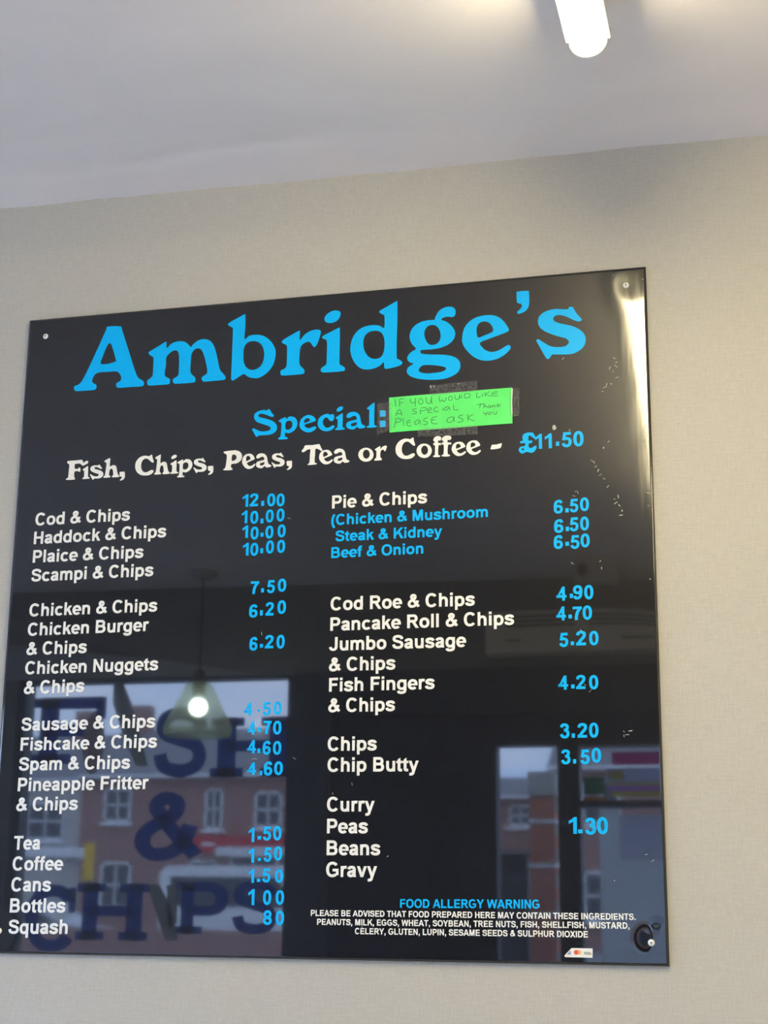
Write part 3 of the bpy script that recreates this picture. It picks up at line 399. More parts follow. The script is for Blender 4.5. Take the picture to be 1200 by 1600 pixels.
INK = [[618.7,817.4,620.2,806.0],[625.7,817.1,626.1,805.2],[626.0,817.1,633.3,817.2],[626.4,811.1,631.8,811.7],[642.9,816.3,643.2,811.5,646.1,809.3,649.9,811.0],[650.7,817.5,650.4,803.9],[659.4,816.3,655.4,813.0,656.5,807.6,660.3,806.7,662.4,811.3,659.4,816.3],[667.2,817.5,667.5,810.4,669.8,806.7,674.1,808.7,675.5,818.1,675.3,808.6,677.3,806.1],[687.2,816.6,688.4,808.9,692.2,811.6,693.9,808.5,696.9,810.4,697.9,815.3],[704.2,816.6,701.4,813.8,702.5,810.2,706.7,810.5,707.2,814.8,704.2,816.6],[711.1,817.9,711.6,812.5,714.5,810.3,717.9,812.4,718.5,818.5,718.8,811.8],[721.6,817.1,721.9,811.5],[725.9,818.0,726.2,812.1],[725.7,818.0,732.5,818.4,734.8,814.7,731.8,812.1,726.2,812.1],[620.1,791.0,623.0,798.7,627.0,800.0,630.0,790.3],[621.5,794.1,629.4,794.3],[652.5,800.2,647.4,799.4,647.2,797.0,652.3,794.9,650.9,792.4,645.4,792.1],[658.3,798.6,658.5,791.2],[659.4,800.8,666.1,800.8,667.5,797.6,659.4,795.6],[669.8,795.4,675.6,798.0,673.8,800.2,670.6,798.9,669.6,794.3,672.1,792.6,676.7,792.6],[684.7,800.3,680.4,799.4,679.2,795.6,682.5,793.0,686.5,793.7],[692.8,798.5,693.0,794.2],[701.3,800.3,696.2,798.9,695.6,795.1,699.6,795.1,702.5,799.6,703.7,794.1],[708.8,803.3,709.9,794.4,716.7,794.2],[620.7,785.2,617.4,772.5],[619.0,786.5,626.5,786.3,629.2,783.5,625.1,780.9,619.0,780.6],[632.0,786.6,632.4,774.4],[643.3,783.1,638.3,781.1,637.6,776.1,640.5,773.5,645.1,774.2],[638.2,778.8,643.4,779.6],[656.0,782.8,650.5,780.3,650.1,775.8,654.3,775.9,657.2,781.6,658.4,774.9],[669.8,784.8,664.3,782.9,663.8,780.0,669.1,777.8,668.1,774.6,663.0,774.4],[684.2,785.6,677.0,784.4,675.0,778.3,677.9,774.9,684.8,774.4],[675.6,780.3,681.3,781.4],[707.6,784.0,700.3,781.6,699.6,776.6,704.2,774.9,708.2,778.4,709.3,783.9,710.6,775.4],[723.6,785.3,718.1,784.5,717.2,781.6,723.3,778.8,721.8,775.1,715.0,774.7],[745.2,819.1,744.6,811.4,750.5,812.2],[753.2,816.7,753.5,812.0],[757.1,819.1,757.6,811.7],[764.8,819.1,758.2,815.4,766.5,811.6],[776.7,818.3,769.2,817.3,768.3,811.9,777.7,811.6],[769.2,814.9,775.9,815.4],[745.1,799.7,755.2,800.9],[750.3,800.3,748.8,794.0],[756.1,801.3,754.8,793.5],[755.4,796.2,758.1,797.5,759.3,793.8],[764.6,797.4,762.0,796.7,761.6,794.0,764.6,794.1,765.5,797.4,765.8,793.7],[768.2,797.2,768.1,793.5],[768.3,795.7,771.4,797.3,772.6,793.8],[775.8,799.4,775.7,794.1],[781.1,798.1,776.1,796.3,780.0,794.5],[754.8,788.0,755.8,784.8,759.4,785.3],[760.5,788.2,758.0,781.4],[764.5,787.2,762.2,785.9,762.9,783.3,765.8,783.4,766.8,785.9,764.5,787.2],[769.9,787.5,770.7,783.3,773.5,783.3,775.2,787.5],[730.8,786.0,731.3,774.8],[738.8,784.9,731.6,780.4,740.5,774.5]]
NOTE = [[609.4,821.1],[797.6,823.1],[798.1,767.3],[610.5,765.5]]
TAPE = [[[671.4,835.5],[745.5,837.8],[745.4,820.9],[672.4,818.1]],[[793.9,824.4],[809.1,821.8],[808.6,777.9],[794.4,777.4]],[[654.3,768.9],[745.9,769.2],[745.8,753.8],[654.4,755.3]],[[591.2,812.7],[613.3,814.2],[614.7,769.5],[591.8,762.9]]]
SCREW = [[30.4,968.1],[970.4,971.2],[977.3,29.9],[20.2,31.9]]
CARD = [[860.6,11.4],[870.4,21.3],[898.8,21.2],[898.5,9.2],[861.5,9.4]]
CARD_L = [[863.7,12.7],[869.0,18.4],[869.3,12.7]]
CARD_R = [[876.7,15.9]]
CARD_O = [[880.6,15.9]]
CARD_V = [[887.0,13.1],[896.5,12.9]]
SCUFF = [[859.7,757.2],[943.4,843.1],[947.9,837.8],[953.0,851.3],[935.2,814.0],[938.1,818.7],[938.6,730.5],[931.0,721.3],[991.4,741.6],[989.1,727.3],[922.7,688.0],[913.8,703.0],[889.7,658.2],[944.6,643.7],[951.6,633.8],[953.1,619.5],[992.2,650.6],[922.2,553.3],[923.8,543.0],[882.0,552.3],[892.7,454.5],[896.4,377.2],[903.3,368.0],[948.9,311.0],[948.7,304.9],[953.2,306.6],[974.3,145.0],[982.6,136.6],[930.3,110.2],[874.9,863.4],[408.7,279.9],[412.7,280.3],[416.8,465.2],[455.2,640.3],[472.4,280.0],[559.8,242.6],[531.4,229.2],[613.7,141.5],[576.8,43.5],[951.9,988.7],[996.0,978.5],[925.3,681.1],[930.7,675.0],[919.2,694.0],[946.3,637.9],[955.1,626.0],[950.2,647.2],[993.1,736.7],[992.6,751.2],[993.2,712.6],[992.5,631.6],[951.9,845.4],[953.3,827.5],[950.3,857.5],[944.6,818.2],[931.3,807.4],[892.4,656.1],[886.7,651.6],[916.6,700.9],[991.7,524.4],[935.9,663.2],[957.7,311.8],[882.2,751.7],[673.8,834.3],[678.8,834.4],[716.2,835.2]]


# ------------------------------------------------------------ materials
def make_wallpaper():
    m = mat('linen_wallpaper', (0.62, 0.58, 0.5), rough=0.75, spec=0.2)
    tc = node(m, 'ShaderNodeTexCoord')
    acc = None; hs = []
    for scl in ((1300, 1, 120), (120, 1, 1300), (420, 1, 45), (40, 1, 400)):
        mp = node(m, 'ShaderNodeMapping'); mp.inputs['Scale'].default_value = scl
        no = node(m, 'ShaderNodeTexNoise', Scale=1.0, Detail=2.5)
        link(m, tc.outputs['Object'], mp.inputs['Vector']); link(m, mp.outputs[0], no.inputs['Vector']); hs.append(no.outputs['Fac'])
    for h in hs:
        if acc is None: acc = h; continue
        ad = node(m, 'ShaderNodeMath'); ad.operation = 'ADD'; link(m, acc, ad.inputs[0]); link(m, h, ad.inputs[1]); acc = ad.outputs[0]
    dv = node(m, 'ShaderNodeMath'); dv.operation = 'MULTIPLY'; dv.inputs[1].default_value = 0.25; link(m, acc, dv.inputs[0])
    rp = node(m, 'ShaderNodeValToRGB')
    rp.color_ramp.elements[0].position = 0.36; rp.color_ramp.elements[0].color = (0.455, 0.432, 0.38, 1)
    rp.color_ramp.elements[1].position = 0.62; rp.color_ramp.elements[1].color = (0.55, 0.527, 0.475, 1)
    link(m, dv.outputs[0], rp.inputs['Fac']); link(m, rp.outputs['Color'], bsdf(m).inputs['Base Color'])
    bp = node(m, 'ShaderNodeBump', Strength=0.3, Distance=0.0008); link(m, dv.outputs[0], bp.inputs['Height']); link(m, bp.outputs[0], bsdf(m).inputs['Normal'])
    return m
def make_plaster():
    m = mat('painted_plaster', (0.80, 0.785, 0.80), rough=0.7, spec=0.25)
    tc = node(m, 'ShaderNodeTexCoord'); mp = node(m, 'ShaderNodeMapping'); mp.inputs['Scale'].default_value = (2.4, 3.4, 1)
    mp.inputs['Rotation'].default_value = (0, 0, 0.5)
    n1 = node(m, 'ShaderNodeTexNoise', Scale=1.0, Detail=6, Roughness=0.55, Distortion=1.2)
    link(m, tc.outputs['Object'], mp.inputs['Vector']); link(m, mp.outputs[0], n1.inputs['Vector'])
    rp = node(m, 'ShaderNodeValToRGB')
    rp.color_ramp.elements[0].position = 0.3; rp.color_ramp.elements[0].color = (0.79, 0.745, 0.745, 1)
    rp.color_ramp.elements[1].position = 0.7; rp.color_ramp.elements[1].color = (0.84, 0.79, 0.79, 1)
    link(m, n1.outputs['Fac'], rp.inputs['Fac']); link(m, rp.outputs['Color'], bsdf(m).inputs['Base Color'])
    bp = node(m, 'ShaderNodeBump', Strength=0.28, Distance=0.010); link(m, n1.outputs['Fac'], bp.inputs['Height']); link(m, bp.outputs[0], bsdf(m).inputs['Normal'])
    return m
def make_board_black():
    m = mat('gloss_black_acrylic', (0.002, 0.0019, 0.0022), rough=0.36, spec=0.2, coat=1.0, coat_rough=0.028)
    # the right-hand edge has been rubbed dull by wiping: its gloss is hazier there, in vertical streaks
    tc = node(m, 'ShaderNodeTexCoord'); sp = node(m, 'ShaderNodeSeparateXYZ'); link(m, tc.outputs['Object'], sp.inputs[0])
    mr = node(m, 'ShaderNodeMapRange'); mr.interpolation_type = 'SMOOTHSTEP'
    for k_, v_ in (('From Min', 0.36), ('From Max', 0.50), ('To Min', 0.0), ('To Max', 0.13)): mr.inputs[k_].default_value = v_
    link(m, sp.outputs['X'], mr.inputs['Value'])
    mp = node(m, 'ShaderNodeMapping'); mp.inputs['Scale'].default_value = (150, 1, 14); no = node(m, 'ShaderNodeTexNoise', Scale=1.0, Detail=3)
    link(m, tc.outputs['Object'], mp.inputs['Vector']); link(m, mp.outputs[0], no.inputs['Vector'])
    mz = node(m, 'ShaderNodeMapRange'); mz.interpolation_type = 'SMOOTHSTEP'
    for k_, v_ in (('From Min', 1.95), ('From Max', 2.2), ('To Min', 0.06), ('To Max', 1.0)): mz.inputs[k_].default_value = v_
    link(m, sp.outputs['Z'], mz.inputs['Value']); mm_ = node(m, 'ShaderNodeMath'); mm_.operation = 'MULTIPLY'
    link(m, mr.outputs[0], mm_.inputs[0]); link(m, mz.outputs[0], mm_.inputs[1])
    ml = node(m, 'ShaderNodeMath'); ml.operation = 'MULTIPLY'; link(m, mm_.outputs[0], ml.inputs[0]); link(m, no.outputs['Fac'], ml.inputs[1])
    ad = node(m, 'ShaderNodeMath'); ad.operation = 'ADD'; ad.inputs[1].default_value = 0.026; link(m, ml.outputs[0], ad.inputs[0]); link(m, ad.outputs[0], bsdf(m).inputs['Coat Roughness'])
    bsdf(m).inputs['Coat IOR'].default_value = 1.62
    return m
def make_brick(c1=(0.40, 0.22, 0.19), c2=(0.33, 0.18, 0.16)):
    m = mat('red_brick', c1, rough=0.85, spec=0.2)
    tc = node(m, 'ShaderNodeTexCoord'); mp = node(m, 'ShaderNodeMapping'); mp.inputs['Rotation'].default_value = (math.radians(90), 0, 0)
    br = node(m, 'ShaderNodeTexBrick', Scale=4.4)
    br.inputs['Color1'].default_value = (*c1, 1); br.inputs['Color2'].default_value = (*c2, 1); br.inputs['Mortar'].default_value = (0.35, 0.30, 0.27, 1)
    br.inputs['Mortar Size'].default_value = 0.012
    link(m, tc.outputs['Object'], mp.inputs['Vector']); link(m, mp.outputs[0], br.inputs['Vector']); link(m, br.outputs['Color'], bsdf(m).inputs['Base Color'])
    return m
def thin_sheet(name, c, t=0.75):
    m = mat(name, c, rough=0.6, spec=0.2); nt = m.node_tree
    tr = nt.nodes.new('ShaderNodeBsdfTranslucent'); tr.inputs['Color'].default_value = (*c, 1); mx = nt.nodes.new('ShaderNodeMixShader'); mx.inputs[0].default_value = t
    o_ = [q for q in nt.nodes if q.type == 'OUTPUT_MATERIAL'][0]
    nt.links.new(bsdf(m).outputs[0], mx.inputs[1]); nt.links.new(tr.outputs[0], mx.inputs[2]); nt.links.new(mx.outputs[0], o_.inputs['Surface'])
    return m
def shade_mat():
    m = mat('ribbed_glass_shade', (0.62, 0.68, 0.58), rough=0.25); nt = m.node_tree
    tr = nt.nodes.new('ShaderNodeBsdfTranslucent'); tr.inputs['Color'].default_value = (0.62, 0.68, 0.56, 1)
    tp = nt.nodes.new('ShaderNodeBsdfTransparent'); tp.inputs['Color'].default_value = (0.92, 0.96, 0.90, 1)
    m1 = nt.nodes.new('ShaderNodeMixShader'); m1.inputs[0].default_value = 0.5; m2 = nt.nodes.new('ShaderNodeMixShader'); m2.inputs[0].default_value = 0.58
    o_ = [q for q in nt.nodes if q.type == 'OUTPUT_MATERIAL'][0]
    nt.links.new(bsdf(m).outputs[0], m1.inputs[1]); nt.links.new(tr.outputs[0], m1.inputs[2])
    nt.links.new(m1.outputs[0], m2.inputs[1]); nt.links.new(tp.outputs[0], m2.inputs[2]); nt.links.new(m2.outputs[0], o_.inputs['Surface'])
    return m
M = {
 'wallpaper': make_wallpaper(), 'plaster': make_plaster(), 'board': make_board_black(), 'brick': make_brick(),
 'board_edge': mat('board_edge', (0.02, 0.018, 0.018), rough=0.5),
 'blue': mat('sky_blue_vinyl', (0.001, 0.47, 0.98), rough=0.4, spec=0.2),
 'cream': mat('cream_vinyl', (0.88, 0.86, 0.81), rough=0.4, spec=0.3),
 'green': speckle(mat('fluorescent_green_paper', (0.1, 0.85, 0.16), rough=0.6), (0.10, 0.80, 0.15), (0.12, 0.88, 0.18), scale=(40, 40, 40)),
 'ink': mat('dark_green_ink', (0.015, 0.13, 0.04), rough=0.6),
 'chrome': mat('bright_screw_metal', (0.88, 0.86, 0.82), rough=0.35, metal=0.1),
 'recess': mat('screw_recess', (0.10, 0.095, 0.09), rough=0.6),
 'diffuser': mat('opal_diffuser_lit', (0.9, 0.9, 0.85), rough=0.4, emit=(1.0, 0.85, 0.50), estr=LAMP_POWER),
 'white_plastic': mat('white_plastic', (0.86, 0.85, 0.80), rough=0.4),
 'lamp_tray': mat('white_enamel_tray', (0.82, 0.80, 0.72), rough=0.45),
 'scuff': mat('glue_residue', (0.46, 0.44, 0.39), rough=0.5),
 'dark_frame': mat('dark_grey_frame', (0.035, 0.038, 0.05), rough=0.4),
 'dark_panel': mat('dark_panel', (0.02, 0.02, 0.024), rough=0.5),
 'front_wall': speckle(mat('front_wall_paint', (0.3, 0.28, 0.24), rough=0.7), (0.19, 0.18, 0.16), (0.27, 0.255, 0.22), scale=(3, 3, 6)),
 'side_wall': speckle(mat('side_wall_paint', (0.62, 0.6, 0.54), rough=0.75), (0.58, 0.56, 0.5), (0.66, 0.64, 0.57), scale=(4, 4, 4)),
 'floor': speckle(mat('floor_tile', (0.30, 0.28, 0.26), rough=0.5), (0.62, 0.60, 0.57), (0.70, 0.68, 0.64), scale=(9, 9, 9)),
 'glass': glass('window_glass'), 'navy': thin_sheet('navy_window_vinyl', (0.02, 0.075, 0.34)),
 'chip': thin_sheet('olive_chip_vinyl', (0.27, 0.26, 0.22)), 'frost': thin_sheet('frosted_film', (0.90, 0.93, 0.96), 0.93),
 'ac': mat('cream_metal_casing', (0.74, 0.71, 0.60), rough=0.45), 'slot': mat('dark_vent_slot', (0.12, 0.11, 0.10), rough=0.6),
 'black': mat('black_plastic', (0.015, 0.015, 0.016), rough=0.35),
 'bulb': mat('lit_bulb', (1, 1, 1), rough=0.3, emit=(0.86, 1.0, 0.88), estr=PENDANT_POWER),
 'shade': shade_mat(),
 'road': speckle(mat('asphalt', (0.1, 0.1, 0.11), rough=0.9), (0.20, 0.20, 0.205), (0.27, 0.265, 0.26), scale=(3, 3, 3)),
 'slate': speckle(mat('grey_slate', (0.10, 0.10, 0.115), rough=0.75), (0.19, 0.185, 0.20), (0.25, 0.24, 0.26), scale=(2, 2, 6)),
 'render': mat('pale_render', (0.52, 0.50, 0.47), rough=0.85), 'white_paint': mat('white_gloss_paint', (0.82, 0.82, 0.84), rough=0.5),
 'dark_glass': mat('dark_window_glass', (0.03, 0.035, 0.05), rough=0.08, spec=0.6),
 'van_white': mat('white_van_paint', (0.80, 0.80, 0.82), rough=0.25, coat=0.6), 'car_silver': mat('silver_car_paint', (0.42, 0.43, 0.46), rough=0.3, coat=0.6),
 'tyre': mat('tyre_rubber', (0.02, 0.02, 0.02), rough=0.8), 'sign_red': mat('sign_red', (0.55, 0.03, 0.05), rough=0.4), 'sign_yellow': mat('sign_yellow', (0.75, 0.48, 0.03), rough=0.4),
 'lampglass': mat('red_tail_lamp', (0.45, 0.02, 0.02), rough=0.2),
}
def paper(name, c):
    m = mat(name, c, rough=0.6, spec=0.2)
    return m
def tape_mat():
    m = bpy.data.materials.new('clear_tape'); m.use_nodes = True
    nt = m.node_tree; nt.nodes.clear()
    o = nt.nodes.new('ShaderNodeOutputMaterial'); t = nt.nodes.new('ShaderNodeBsdfTransparent'); d = nt.nodes.new('ShaderNodeBsdfPrincipled'); x = nt.nodes.new('ShaderNodeMixShader')
    tc = nt.nodes.new('ShaderNodeTexCoord'); no = nt.nodes.new('ShaderNodeTexNoise'); rp = nt.nodes.new('ShaderNodeValToRGB')
    no.inputs['Scale'].default_value = 260; no.inputs['Detail'].default_value = 3
    rp.color_ramp.elements[0].position = 0.35; rp.color_ramp.elements[0].color = (0.015, 0.015, 0.015, 1)
    rp.color_ramp.elements[1].position = 0.75; rp.color_ramp.elements[1].color = (0.14, 0.14, 0.14, 1)
    d.inputs['Base Color'].default_value = (0.5, 0.49, 0.46, 1); d.inputs['Roughness'].default_value = 0.25
    nt.links.new(tc.outputs['Object'], no.inputs['Vector']); nt.links.new(no.outputs['Fac'], rp.inputs['Fac']); nt.links.new(rp.outputs['Color'], x.inputs[0])
    nt.links.new(t.outputs[0], x.inputs[1]); nt.links.new(d.outputs[0], x.inputs[2]); nt.links.new(x.outputs[0], o.inputs['Surface'])
    return m
M['tape'] = tape_mat()

# ------------------------------------------------------------ the room
XL, XR, YF = -4.6, 2.3, -3.2
def ceil_z(x): return 2.7008-0.0134*x
b = boxbm(XL, XR, 0.0, 0.12, 0.0, 2.95); struct('wall_back', b, M['wallpaper'])
b = boxbm(XL-0.12, XL, -0.35, 0.12, 0, 2.95); box(b, XL-0.12, XL, YF-0.15, -2.95, 0, 2.95); box(b, XL-0.12, XL, -2.95, -0.35, 0, 0.5); box(b, XL-0.12, XL, -2.95, -0.35, 2.4, 2.95)
struct('wall_left', b, M['side_wall'])
b = bmesh.new()
for q in ((-2.95, -2.90, 0.5, 2.4), (-0.40, -0.35, 0.5, 2.4), (-2.95, -0.35, 0.5, 0.55), (-2.95, -0.35, 2.35, 2.4), (-1.68, -1.62, 0.5, 2.4)): box(b, XL-0.09, XL-0.02, *q)
w5 = struct('added_window_5', b, M['dark_frame']); obj('pane', boxbm(XL-0.058, XL-0.052, -2.9, -0.4, 0.55, 2.35), M['glass'], w5)  # unseen side window added to bring more cool daylight in from the left
b = boxbm(XR, XR+0.12, YF-0.15, 0.12, 0, 2.95); struct('wall_right', b, M['side_wall'])
b = boxbm(XL, XR, YF-0.15, 0.0, -0.1, 0.0); struct('floor', b, M['floor'])
# ceiling: a hand-skimmed plaster skin, slightly out of level, wavy where it meets the paper
bm = bmesh.new(); nx, ny = 230, 110
def ceil_pt(i, j):
    x = XL-0.02+(XR-XL+0.04)*i/nx; t = (j/ny)**1.6; y = 0.02-t*3.24
    edge = math.exp(-abs(y)/0.10); z = ceil_z(x)
    z += edge*0.006*noise.noise((x*1.7, 3.1, 0))+edge*0.0025*noise.noise((x*9, 1.1, 4))
    z += 0.0035*noise.noise((x*1.6, y*3.2, 1.5))
    d = y+0.115+0.03*math.sin(x*3.0+0.6)+0.02*noise.noise((x*2.2, 0, 7))        # trowel ridge running along the wall
    z += 0.0030*math.exp(-(d/0.018)**2)*max(0.0, 1-abs(x+0.22)/0.5)
    return (x, y, z)
vs = [[bm.verts.new(ceil_pt(i, j)) for j in range(ny+1)] for i in range(nx+1)]
for i in range(nx):
    for j in range(ny): bm.faces.new((vs[i][j], vs[i][j+1], vs[i+1][j+1], vs[i+1][j]))
ceil = obj('ceiling', bm, M['plaster'], smooth=True); ceil['kind'] = 'structure'

# ------------------------------------------------------------ the menu board
BY = -0.006                                   # front face of the board
BX0, BZ0, BW, BH = -0.5, 1.5, 1.0, 0.998
SCREW_DIP = [(s[0]/1000-0.5, s[1]/1000+BZ0) for s in SCREW]
def flex(x, z):
    """how far the sheet stands off its flat plane (towards the room is negative y): pulled in or sprung at the screws, bellied between"""
    d = 0.0
    for k, (sx, sz) in enumerate(SCREW_DIP):
        if k == 2: sx, sz = sx+0.007, sz+0.006
        r = math.hypot(x-sx, z-sz)
        d += (0.0002, 0.0007, -0.0017, 0.0004)[k]*math.exp(-(r/(0.02, 0.030, 0.020, 0.018)[k])**2)
    e = max(0.0, (x-0.40)/0.10)
    d += 0.0009*e*e*max(0.0, min(1.0, (z-1.95)/0.35))
    return d
def bp(off):
    def put(x, z):
        X, Z = BX0+x/1000, BZ0+z/1000
        return (X, BY+flex(X, Z)-off, Z)
    return put
board = thing('menu_board', 'large square glossy black menu board screwed to the beige wall', 'menu board', (0, 0, 0))
bm = bmesh.new(); N = 110
def warp(t):                                  # finer mesh towards the edges, where the screws sit
    return t-0.09*math.sin(2*math.pi*t)
grid = [[bm.verts.new((BX0+BW*warp(i/N), BY+flex(BX0+BW*warp(i/N), BZ0+BH*warp(j/N)), BZ0+BH*warp(j/N))) for j in range(N+1)] for i in range(N+1)]
for i in range(N):
    for j in range(N): bm.faces.new((grid[i][j], grid[i+1][j], grid[i+1][j+1], grid[i][j+1]))
back = {}
rim = [(i, 0) for i in range(N)]+[(N, j) for j in range(N)]+[(i, N) for i in range(N, 0, -1)]+[(0, j) for j in range(N, 0, -1)]
rb = []
for i, j in rim:
    v = grid[i][j].co; rb.append(bm.verts.new((v.x, -0.0025, v.z)))
for k in range(len(rim)):
    i, j = rim[k]; i2, j2 = rim[(k+1) % len(rim)]
    f = bm.faces.new((grid[i][j], rb[k], rb[(k+1) % len(rim)], grid[i2][j2])); f.material_index = 1
panel = obj('panel', bm, [M['board'], M['board_edge']], board)
for p in panel.data.polygons: p.use_smooth = p.material_index == 0

def letter_mesh(loops, put, sub=3):
    bm = bmesh.new()
    ls = [smooth_loop(pairs(l), sub) for l in loops]
    for isl in islands(ls): poly(bm, isl, put)
    face_front(bm); return bm
put1 = bp(0.0003)
t = holder('title', board); t['label'] = 'large sky blue serif shop name across the top'
for ch, l in TITLE: obj('letter', letter_mesh(l, put1), M['blue'], t)
t = holder('special_heading', board); t['label'] = 'sky blue serif heading left of the green note'
for ch, l in SPECIAL: obj('letter', letter_mesh(l, put1), M['blue'], t)
t = holder('deal_line', board); t['label'] = 'cream serif line under the green note'
for ch, l in DEAL: obj('letter', letter_mesh(l, put1, 2), M['cream'], t)

def text_mesh(text, x0, z0, x1, z1, cap, put):
    adv = 0; pos = []
    for ch in text: pos.append(adv); adv += G[ch][0]
    l = glyph_box(text[0])[0]; r = pos[-1]+glyph_box(text[-1])[2]
    k = (x1-x0)/(r-l); kz = cap/716
    bm = bmesh.new()
    for ch, p in zip(text, pos):
        def q(x, z, p=p):
            X = (p+x-l)*k
            return put(x0+X, z0+(z1-z0)*X/(x1-x0)+z*kz)
        glyph(bm, ch, q)
    face_front(bm); return bm
LINE_NAMES = ['menu_item', 'pie_filling', 'allergy_heading', 'allergy_notice']
for text, x0, z0, x1, z1, cap, kind in LINES:
    o = obj(LINE_NAMES[kind], text_mesh(text, x0, z0, x1, z1, cap, put1), M['blue'] if kind in (1, 2) else M['cream'], board)
GB = {c: glyph_box(c) for c in '0123456789.'}
for n, row in enumerate(PRICES):
    h = holder('price', board)
    for ch, x0, z0, x1, z1 in row:
        gx0, gz0, gx1, gz1 = GB[ch]
        bm = bmesh.new()
        def q(x, z): return put1(x0+(x-gx0)/(gx1-gx0)*(x1-x0), z0+(z-gz0)/(gz1-gz0)*(z1-z0))
        glyph(bm, ch, q); face_front(bm)
        obj('decimal_point' if ch == '.' else 'digit', bm, M['blue'], h)
    if n == len(PRICES)-1: obj('pound_sign', letter_mesh(POUND, put1, 3), M['blue'], h)
# scuffs and glue left by old stickers: real little flakes standing on the sheet
bm = bmesh.new(); rs = random.Random(11)
for k, (x, z) in enumerate(SCUFF):
    n = 7; a0 = rs.uniform(-0.9, 0.9)+(math.pi/2 if rs.random() < .4 else 0); ln = rs.uniform(1.4, 4.2); wd = rs.uniform(0.4, 0.9)
    if k == 0: ln, wd, a0 = 5.0, 4.0, 1.4
    loop = []
    for i in range(n):
        t_ = 2*math.pi*i/n; r = rs.uniform(0.6, 1.0); u, v = math.cos(t_)*ln*r, math.sin(t_)*wd*r
        loop.append((x+u*math.cos(a0)-v*math.sin(a0), z+u*math.sin(a0)+v*math.cos(a0)))
    poly(bm, [loop], bp(0.0004))
face_front(bm); o = obj('glue_mark', bm, M['scuff'], board); o['kind'] = 'stuff'; o['label'] = 'pale flecks of old glue and scuffs'
def screw(x, z):
    X, Z = BX0+x/1000, BZ0+z/1000; y = BY+flex(X, Z)
    bm = bmesh.new(); lathe(bm, [(0.0001, 0.0026), (0.0016, 0.0025), (0.0032, 0.0019), (0.0043, 0.0009), (0.0046, 0.0), (0.0046, -0.0016)], 20)
    bmesh.ops.rotate(bm, verts=bm.verts, cent=(0, 0, 0), matrix=Matrix.Rotation(math.radians(90), 3, 'X'))
    bmesh.ops.translate(bm, verts=bm.verts, vec=(X, y, Z))
    s = obj('screw', bm, M['chrome'], board, smooth=True); s['label'] = 'bright domed cross-head screw'
    bm = bmesh.new(); box(bm, X-0.0016, X+0.0016, y-0.00285, y-0.0022, Z-0.00042, Z+0.00042); box(bm, X-0.00042, X+0.00042, y-0.00285, y-0.0022, Z-0.0016, Z+0.0016)
    obj('cross_recess', bm, M['recess'], s)
for x, z in SCREW: screw(x, z)

# ------------------------------------------------------------ note, tape and card sticker on the board
note = thing('paper_note', 'fluorescent green handwritten paper strip taped beside the blue heading', 'note')
bm = bmesh.new(); n = 24; rows = 6
def note_pt(i, j, off):
    u, v = i/n, j/rows
    (ax, az), (bx, bz), (cx, cz), (dx, dz) = NOTE
    x = (ax*(1-u)+bx*u)*(1-v)+(dx*(1-u)+cx*u)*v; z = (az*(1-u)+bz*u)*(1-v)+(dz*(1-u)+cz*u)*v
    return bp(off+0.0006+0.0007*math.sin(u*5+0.5)**2)(x, z)
fr = [[bm.verts.new(note_pt(i, j, 0.0003)) for j in range(rows+1)] for i in range(n+1)]
bk = [[bm.verts.new(note_pt(i, j, 0.0)) for j in range(rows+1)] for i in range(n+1)]
for i in range(n):
    for j in range(rows):
        bm.faces.new((fr[i][j], fr[i][j+1], fr[i+1][j+1], fr[i+1][j])); bm.faces.new((bk[i][j], bk[i+1][j], bk[i+1][j+1], bk[i][j+1]))
    for j in (0, rows): bm.faces.new((fr[i][j], fr[i+1][j], bk[i+1][j], bk[i][j]))
for j in range(rows):
    for i in (0, n): bm.faces.new((fr[i][j], fr[i][j+1], bk[i][j+1], bk[i][j]))
bmesh.ops.recalc_face_normals(bm, faces=bm.faces)
obj('paper', bm, M['green'], note)
bm = bmesh.new()
def ink_put(x, z):
    u = (x-NOTE[0][0])/(NOTE[1][0]-NOTE[0][0])
    return bp(0.0012+0.0007*math.sin(u*5+0.5)**2)(x, z)
for st in INK: 
    l = spline(pairs(st), 3)
    stroke(bm, l, False, ink_put, 0.42, 0.42)
face_front(bm); o = obj('handwriting', bm, M['ink'], note); o['label'] = 'thin dark green handwriting'
TAPE_LABELS = ['clear tape strip above the green note', 'creased clear tape strip on the right end of the green note', 'clear tape strip below the green note', 'clear tape strip between the blue colon and the green note']
for k, l in enumerate(TAPE):
    bm = bmesh.new(); put = bp(0.0024 if k != 3 else 0.0024)
    f_ = [bm.verts.new(put(*p)) for p in l]; g_ = [bm.verts.new(bp(0.0021)(*p)) for p in l]
    bm.faces.new(f_); bm.faces.new(g_[::-1])
    for i in range(4): bm.faces.new((f_[i], g_[i], g_[(i+1) % 4], f_[(i+1) % 4]))
    bmesh.ops.recalc_face_normals(bm, faces=bm.faces)
    tp_ = obj('clear_tape', bm, M['tape'])
    tag(tp_, TAPE_LABELS[k], 'tape', 'tape holding the green note')
    if k == 1:
        bm = bmesh.new(); x, z0, z1 = l[0][0]+3.4, l[2][1]+1, l[1][1]-0.5
        poly(bm, [[(x, z0), (x+1.1, z0+4), (x+0.8, (z0+z1)/2), (x+1.9, z1), (x+0.4, z1), (x-0.5, (z0+z1)/2)]], bp(0.0027)); face_front(bm)
        obj('crease', bm, M['white_plastic'], tp_)['label'] = 'white creased edge of the tape'
card = thing('card_sticker', 'small white torn payment card sticker low on the black board', 'sticker')
bm = bmesh.new(); poly(bm, [CARD], bp(0.0006)); face_front(bm)
r_ = bmesh.ops.extrude_face_region(bm, geom=bm.faces[:]); bmesh.ops.translate(bm, verts=[v for v in r_['geom'] if isinstance(v, bmesh.types.BMVert)], vec=(0, 0.0003, 0))
obj('backing', bm, M['cream'], card)
